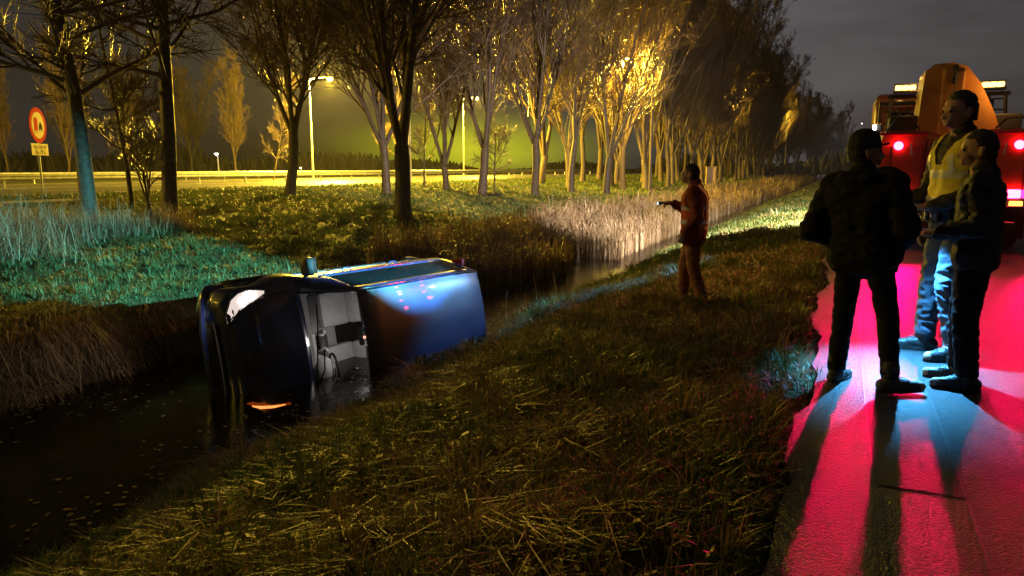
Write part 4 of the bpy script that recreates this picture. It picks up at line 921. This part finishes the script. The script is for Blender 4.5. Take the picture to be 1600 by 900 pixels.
def person(label, loc, face, h, J, jacket, trousers, shoe, vox=.011, puff=1., hem=.86, hair='short', vest=None, stripe=None, leg_w=1., cap_mat=None, head_turn=0, collar=True, group=None, tilt=0, hood_=False, hat=None, hand_mat=None, trouser_stripe=False, folds=1.):
    k = h / 1.75; o = empty('person', loc, math.atan2(-face[0], face[1]), label, 'person', group); o.scale = (k, k, k)
    if tilt: o.rotation_euler = (Matrix.Rotation(tilt, 3, 'Y') @ Matrix.Rotation(math.atan2(-face[0], face[1]), 3, 'Z')).to_euler()
    g = dict(hipL=(-.09, 0, .92), hipR=(.09, 0, .92), kneeL=(-.11, .03, .5), kneeR=(.11, .03, .5), ankL=(-.12, -.02, .09), ankR=(.12, -.02, .09), toeL=(-.14, .16), toeR=(.14, .16),
             shL=(-.19, 0, 1.42), shR=(.19, 0, 1.42), elL=(-.25, -.03, 1.13), elR=(.25, -.03, 1.13), wrL=(-.24, .1, .9), wrR=(.24, .1, .9), hdL=(0, .2, -1), hdR=(0, .2, -1), pnL=(1, 0, 0), pnR=(-1, 0, 0), curl=.45, lean=0, head=(0, .03))
    g.update(J); v = {a: Vector(b) if hasattr(b, '__len__') and len(b) == 3 else b for a, b in g.items()}
    ht = Matrix.Rotation(head_turn, 3, 'Z'); HO = Vector((v['head'][0], v['head'][1], 0)); hp = lambda x, y, z: ht @ Vector((x, y, z - 1.5)) + Vector((0, 0, 1.5)) + HO
    X1, Y1 = Vector((1, 0, 0)), Vector((0, 1, 0))
    # --- body: one continuous mesh
    m = MB()
    cap(m, (-.07, 0, .95), (.07, 0, .95), .105, .105, (Y1, .9)); cap(m, (0, 0, 1.0), (0, .01, 1.2), .125, .13, (Y1, .75)); cap(m, (-.085, .0, 1.33), (.085, .0, 1.33), .115, .115, (Y1, .85))
    cap(m, (0, 0, 1.4), hp(0, -.01, 1.56), .062, .054); cap(m, (-.14, 0, 1.42), (.14, 0, 1.42), .055, .055)
    cap(m, hp(0, -.015, 1.635), hp(0, -.005, 1.665), .086, .088, [(ht @ X1, .86), (ht @ Y1, 1.1)]); cap(m, hp(0, .035, 1.575), hp(0, .05, 1.60), .048, .056, (ht @ X1, .95)); cap(m, hp(0, .075, 1.555), hp(0, .07, 1.56), .022, .022)
    cap(m, hp(0, .095, 1.625), hp(0, .112, 1.597), .010, .014, n=8); cap(m, hp(-.03, .08, 1.655), hp(.03, .08, 1.655), .016, .016, n=8)
    cap(m, hp(-.018, .088, 1.567), hp(.018, .088, 1.567), .008, .008, n=8)
    for s in (-1, 1): cap(m, hp(s * .078, -.01, 1.60), hp(s * .082, -.018, 1.64), .014, .018, (ht @ X1, .5), n=8)
    for s, a in ((-1, 'L'), (1, 'R')):
        cap(m, v['sh' + a], v['el' + a], .047, .038); cap(m, v['el' + a], v['wr' + a], .038, .027); hand(m, v['wr' + a], v['hd' + a], v['pn' + a], v['curl'], s * (1 if a == 'R' else 1))
        cap(m, v['hip' + a], v['knee' + a], .082, .056); cap(m, v['knee' + a], v['ank' + a], .054, .036)
        an = v['ank' + a]; t_ = v['toe' + a]; cap(m, (an.x, an.y, .05), (t_[0], t_[1], .035), .04, .035)
    body = link('body', remesh(m, vox * .62, 2), o, M_skin, True)
    for s in (-1, 1):
        e = MB(); cap(e, hp(s * .031, .082, 1.634), hp(s * .031, .083, 1.634), .0105, .0105, n=8); e.build('eye', M_eye, o, True)
    # --- trousers
    m = MB(); cap(m, (-.075, 0, .96), (.075, 0, .96), .118, .118, (Y1, .9))
    for a in 'LR':
        kn, an, hi = v['knee' + a], v['ank' + a], v['hip' + a]
        cap(m, hi + Vector((0, 0, .02)), kn, .098 * leg_w, .073 * leg_w); low = kn + (an - kn) * .93; cap(m, kn, low, .073 * leg_w, .062 * leg_w)
    link('trousers', remesh(m, vox, 3, .010 * folds, 11, 1, cut=lambda c: c.z < .095 + 0 or c.z > 1.06), o, trousers, True)
    # --- boots
    for a in 'LR':
        m = MB(); an = v['ank' + a]; t_ = v['toe' + a]; d = Vector((t_[0] - an.x, t_[1] - an.y, 0)).normalized(); c = Vector((an.x, an.y, 0))
        cap(m, c - d * .045 + Vector((0, 0, .05)), c + d * .09 + Vector((0, 0, .048)), .046, .047, (Vector((0, 0, 1)), 1.0)); cap(m, c + d * .09 + Vector((0, 0, .04)), c + d * .175 + Vector((0, 0, .036)), .046, .036); cap(m, c + Vector((0, 0, .05)), an + Vector((0, 0, .09)), .052, .056)
        bo = link('boot', remesh(m, .008, 2, .003, 20, 2, cut=lambda q: q.z < .012), o, shoe, True)
        sm = MB(); sd = d.cross(Vector((0, 0, 1))); pts = [(c + d * (.065 + .155 * math.cos(t)) + sd * (.05 * math.sin(t))) for t in np.linspace(0, 2 * PI, 18, endpoint=False)]
        sm.prism([(p.x, p.y) for p in pts], 0.002, .026).build('sole', M_rubber, bo)
        lc = MB()
        for q in range(4): lc.tube([c + d * (.045 + .025 * q) + sd * -.03 + Vector((0, 0, .105 - .011 * q)), c + d * (.06 + .025 * q) + Vector((0, 0, .112 - .013 * q)), c + d * (.045 + .025 * q) + sd * .03 + Vector((0, 0, .105 - .011 * q))], .004, 4)
        lc.build('laces', mat('laces', (.3, .3, .3), .8), bo)
    # --- jacket
    def torso(m, add, bottom):
        cap(m, (-.08, 0, bottom + .1), (.08, 0, bottom + .1), .118 + add, .118 + add, (Y1, .92)); cap(m, (-.05, 0, bottom + .12), (-.05, .0, 1.25), .115 + add, .12 + add, (Y1, .9)); cap(m, (.05, 0, bottom + .12), (.05, .0, 1.25), .115 + add, .12 + add, (Y1, .9))
        cap(m, (-.10, .0, 1.33), (.10, .0, 1.33), .115 + add, .115 + add, (Y1, .92)); cap(m, (-.15, -.005, 1.425), (.15, -.005, 1.425), .058 + add * .7, .058 + add * .7)
    m = MB(); torso(m, .028 * puff, hem)
    for a in 'LR':
        cap(m, v['sh' + a], v['el' + a], .062 + .02 * puff, .050 + .018 * puff); lo = v['el' + a] + (v['wr' + a] - v['el' + a]) * .93; cap(m, v['el' + a], lo, .050 + .018 * puff, .036 + .010 * puff)
    if hood_: cap(m, (-.07, -.1, 1.45), (.07, -.1, 1.45), .06, .06); cap(m, (-.03, -.12, 1.38), (.03, -.12, 1.38), .05, .05)
    if collar: cap(m, (0, -.012, 1.43), (0, -.005, 1.51), .088, .078)
    jk = remesh(m, vox, 3, .011 * folds * puff, 8, 3); link('jacket', jk, o, jacket, True)
    if vest:
        m = MB(); torso(m, .028 * puff + .014, hem + .06)
        vm = remesh(m, vox, 3, .008, 8, 3, cut=lambda c: abs(c.x) > .235 or (c.z > 1.40 and abs(c.x) < .075) or (c.z > 1.30 and abs(c.x) < .05 * (c.z - 1.25) / .1 and c.y > 0)); link('vest', vm, o, vest, True)
        if stripe:
            for z0, z1 in ((1.20, 1.255), (1.03, 1.085)):
                link('reflective_band', band(vm, lambda c, n: z0 < c.z < z1, .004), o, stripe, True)
            for s in (-1, 1):
                for fr in (-1, 1): link('reflective_strap', band(vm, lambda c, n: .11 < s * c.x < .16 and 1.255 < c.z < 1.36 and c.y * fr > .05, .004), o, stripe, True)
    if trouser_stripe: pass
    # --- hair or hat
    m = MB(); cap(m, hp(0, -.025, 1.66), hp(0, -.02, 1.685), .092, .090, [(ht @ X1, .9), (ht @ Y1, 1.12)]); cap(m, hp(0, -.05, 1.60), hp(0, -.04, 1.64), .074, .08, (ht @ X1, .98))
    inv = ht.transposed()
    def hcut(c):
        q = inv @ (c - Vector((0, 0, 1.5)) - HO); z = q.z + 1.5; return (q.y > .035 and z < 1.705) or (z < 1.655 and q.y > -.012) or z < 1.575
    link('hair', remesh(m, .008, 2, .006, 26, 4, cut=hcut), o, M_hair, True)
    if hat:
        m = MB(); cap(m, hp(0, -.012, 1.675), hp(0, -.012, 1.70), .104, .098, [(ht @ X1, .92), (ht @ Y1, 1.1)])
        hm = remesh(m, .008, 2, .002, 15, 5, cut=lambda c: c.z < 1.655); ho = link('cap', hm, o, hat, True)
        vi = [hp(.082 * math.cos(t), .075 + .07 * math.sin(t), 1.668 + .008 * math.sin(t)) for t in np.linspace(0, PI, 13)]
        mm = MB(); mm.add(vi + [p + Vector((0, 0, .012)) for p in vi], [tuple(range(13)), tuple(range(25, 12, -1))] + [(i, i + 1, 14 + i, 13 + i) for i in range(12)]); mm.build('visor', hat, ho)
    return o
M_navy = mat('dark navy jacket', (.010, .010, .018), .85, bump=.3, bscale=60, spec=.2); M_black = mat('black trousers', (.010, .010, .014), .85, spec=.2, bump=.3, bscale=70)
M_boot = mat('black leather', (.02, .02, .02), .45, bump=.3, bscale=50); M_sneak = mat('dark trainers', (.05, .045, .04), .6)
M_yel = mat('yellow high visibility cloth', (.62, .50, .05), .7, var=.1, vscale=8, bump=.3, bscale=50); M_refs = mat('reflective tape', (.55, .55, .52), .35, var=.1)
M_uni = mat('slate uniform cloth', (.05, .07, .10), .8, bump=.3, bscale=60); M_dk = mat('dark uniform', (.02, .018, .022), .75, bump=.3, bscale=60)
M_ored = mat('orange red high visibility cloth', (.55, .075, .02), .7, bump=.3, bscale=50, var=.15); M_obr = mat('brown orange work trousers', (.22, .075, .03), .8, bump=.3, bscale=60)
# bystander in cap, back to us, hands in jacket pockets
fp = (.42, .91)
pk = dict(kneeL=(-.15, .0, .5), kneeR=(.15, .02, .5), ankL=(-.2, -.02, .09), ankR=(.19, -.06, .09), toeL=(-.2, .15), toeR=(.34, .06), elL=(-.34, -.06, 1.12), elR=(.29, -.03, 1.12), wrL=(-.20, .13, 1.0), wrR=(.2, .13, 1.0), hdL=(.5, .5, -.6), hdR=(-.5, .5, -.6), pnL=(1, -1, 0), pnR=(-1, -1, 0), head=(.0, .05))
person('person in black cap and puffy dark jacket with hands in pockets, back turned', (.25, 5.52, .0), fp, 1.72, pk, M_navy, M_black, M_sneak, puff=1.9, hem=.84, hat=mat('black cap', (.012, .012, .013), .8), leg_w=.98, head_turn=R(-48), tilt=R(-4.5), folds=.9, hood_=True)
# tall officer in yellow vest
fo = (-.93, -.37)
ok_ = dict(kneeL=(-.12, .07, .5), kneeR=(.12, .05, .5), ankL=(-.16, .0, .09), ankR=(.15, .05, .09), toeL=(-.18, .18), toeR=(.2, .23), elL=(-.30, .0, 1.14), elR=(.30, .02, 1.13), wrL=(-.14, .24, 1.02), wrR=(.15, .26, 1.02), hdL=(.5, .7, 0), hdR=(-.45, .8, -.1), pnL=(.3, 0, -1), pnR=(-.3, 0, -1), curl=.75, head=(0, .04))
off_loc = Vector((.84, 6.72, 0)); K2 = 2.06 / 1.75
off = person('tall officer in yellow reflective vest over dark jacket, facing the capped person', off_loc, fo, 2.06, ok_, M_dk, M_uni, M_boot, puff=.8, hem=.93, vest=M_yel, stripe=M_refs, leg_w=1.02, head_turn=R(12), folds=1.9)
def loc_of(p, q): return p.matrix_basis @ Vector(q)
# officer's belt kit and torch
belt = empty('duty_belt', (0, 0, 0)); belt.parent = off; bpy.data.objects.remove(belt)
b_ = MB(); ringp = [(.165 * math.cos(t), .135 * math.sin(t), .99) for t in np.linspace(0, 2 * PI, 29)]; b_.tube(ringp, .022, 6); bl = b_.build('duty_belt', M_boot, off, True)
for t, s_ in ((1.9, .05), (1.25, .045), (.7, .05), (2.5, .055), (.1, .06)):
    MB().box((.185 * math.cos(t), .155 * math.sin(t), .97), (s_, .045, .1), Matrix.Rotation(t - PI / 2, 3, 'Z'), bev=.01).build('pouch', M_boot, bl)
for t in (1.05, 1.6):
    c = Vector((.2 * math.cos(t), .175 * math.sin(t), .95)); MB().tube([c + Vector((.035 * math.cos(a), 0, .035 * math.sin(a))) for a in np.linspace(0, 2 * PI, 17)], .007, 6).build('handcuff', M_chrome, bl, True)
M_alu = mat('torch metal', (.35, .36, .38), .3, metal=.9); M_tlens = emis('torch lens', (.75, .95, 1), 25)
def torch(p, tgt, label, color, energy, spot, blend, L_=.17, r=.016):
    p = Vector(p); d = (Vector(tgt) - p).normalized(); o = empty('torch', p, 0, label, 'torch'); o.rotation_euler = d.to_track_quat('Z', 'Y').to_euler()
    MB().lathe([(r * .9, -L_ * .6), (r, -L_ * .58), (r, L_ * .2), (r * 1.5, L_ * .32), (r * 1.55, L_ * .4)], n=16).build('barrel', M_alu, o, True)
    MB().lathe([(0, 0), (r * 1.35, 0.001)], (0, 0, L_ * .405), 16).build('lens', M_tlens, o)
    l = light('torch_light', 'SPOT', p + d * (L_ * .45), energy, color, target=tgt, size=.02, spot=spot, blend=blend); return o
wr = loc_of(off, (.0, .33, 1.03))
torch(wr, (.6, 6.12, 0), 'small metal torch held by the tall officer, shining at the road', (.08, .48, 1), 1400, 92, .9)
# officer in dark uniform, profile
fd = (-.97, .1)
dk = dict(kneeL=(-.11, .03, .5), kneeR=(.11, .04, .5), ankL=(-.14, -.02, .09), ankR=(.12, .03, .09), toeL=(-.15, .17), toeR=(.13, .22), elL=(-.27, -.02, 1.14), elR=(.27, -.02, 1.14), wrL=(-.13, .24, 1.07), wrR=(.13, .24, 1.05), hdL=(.5, .7, 0), hdR=(-.45, .8, 0), pnL=(.3, 0, -1), pnR=(-.3, 0, -1), curl=.8, head=(0, .05))
dko = person('person in dark uniform seen in profile, holding a notebook beside the tall officer', (.87, 5.82, 0), fd, 1.73, dk, M_dk, M_black, M_boot, puff=1.25, hem=.82, leg_w=1.12, head_turn=R(10), folds=1.4)
nb = empty('notebook', loc_of(dko, (.0, .36, 1.06)), math.atan2(.97, .1), 'open white notebook held by the person in dark uniform', 'notebook')
MB().box((0, 0, 0), (.2, .15, .008), Matrix.Rotation(R(12), 3, 'X')).build('pages', mat('paper', (.8, .8, .78), .7), nb); MB().box((0, 0, -.008), (.21, .16, .006), Matrix.Rotation(R(12), 3, 'X')).build('cover', M_boot, nb)
# worker in orange vest on the verge with a torch
gzv = float(gz(-1.58, 9.0)); fv = (-1, -.08)
wk = dict(kneeL=(-.1, -.02, .5), kneeR=(.1, .1, .5), ankL=(-.11, -.15, .09), ankR=(.11, .12, .09), toeL=(-.13, .05), toeR=(.13, .31), elR=(.25, .06, 1.15), wrR=(.14, .27, 1.27), hdR=(-.15, .9, .05), pnR=(-.6, 0, -.8), elL=(-.24, -.06, 1.13), wrL=(-.22, .1, .92), hdL=(0, .35, -1), pnL=(1, 0, 0), curl=.8, head=(0, .075))
wko = person('worker in orange red reflective vest on the verge shining a torch across the ditch', (-1.58, 9.0, gzv - .02), fv, 1.68, wk, mat('dull red work jacket', (.22, .035, .02), .8, bump=.3, bscale=60), M_obr, M_boot, puff=1.7, hem=.78, vest=M_ored, stripe=M_refs, leg_w=1.12)
wp = loc_of(wko, (.11, .40, 1.275))
torch(wp, (-11.6, 8.9, -.2), 'dark torch held out by the worker in orange vest', (.16, .80, 1.0), 11000, 40, .5)
# ================================================================== end

# ---- damp night air
m = bpy.data.materials.new('damp air'); m.use_nodes = True; t = m.node_tree; t.nodes.clear()
pv = t.nodes.new('ShaderNodeVolumePrincipled'); pv.inputs['Color'].default_value = (.9, .9, .95, 1); pv.inputs['Density'].default_value = .00016; pv.inputs['Anisotropy'].default_value = .45
ou = t.nodes.new('ShaderNodeOutputMaterial'); t.links.new(pv.outputs[0], ou.inputs['Volume'])
hz_ = MB().box((-170, 320, 14), (470, 770, 34)).build('haze', m); tag(hz_, 'thin damp night air over the whole scene', 'haze', kind='stuff')
S.cycles.volume_bounces = 0
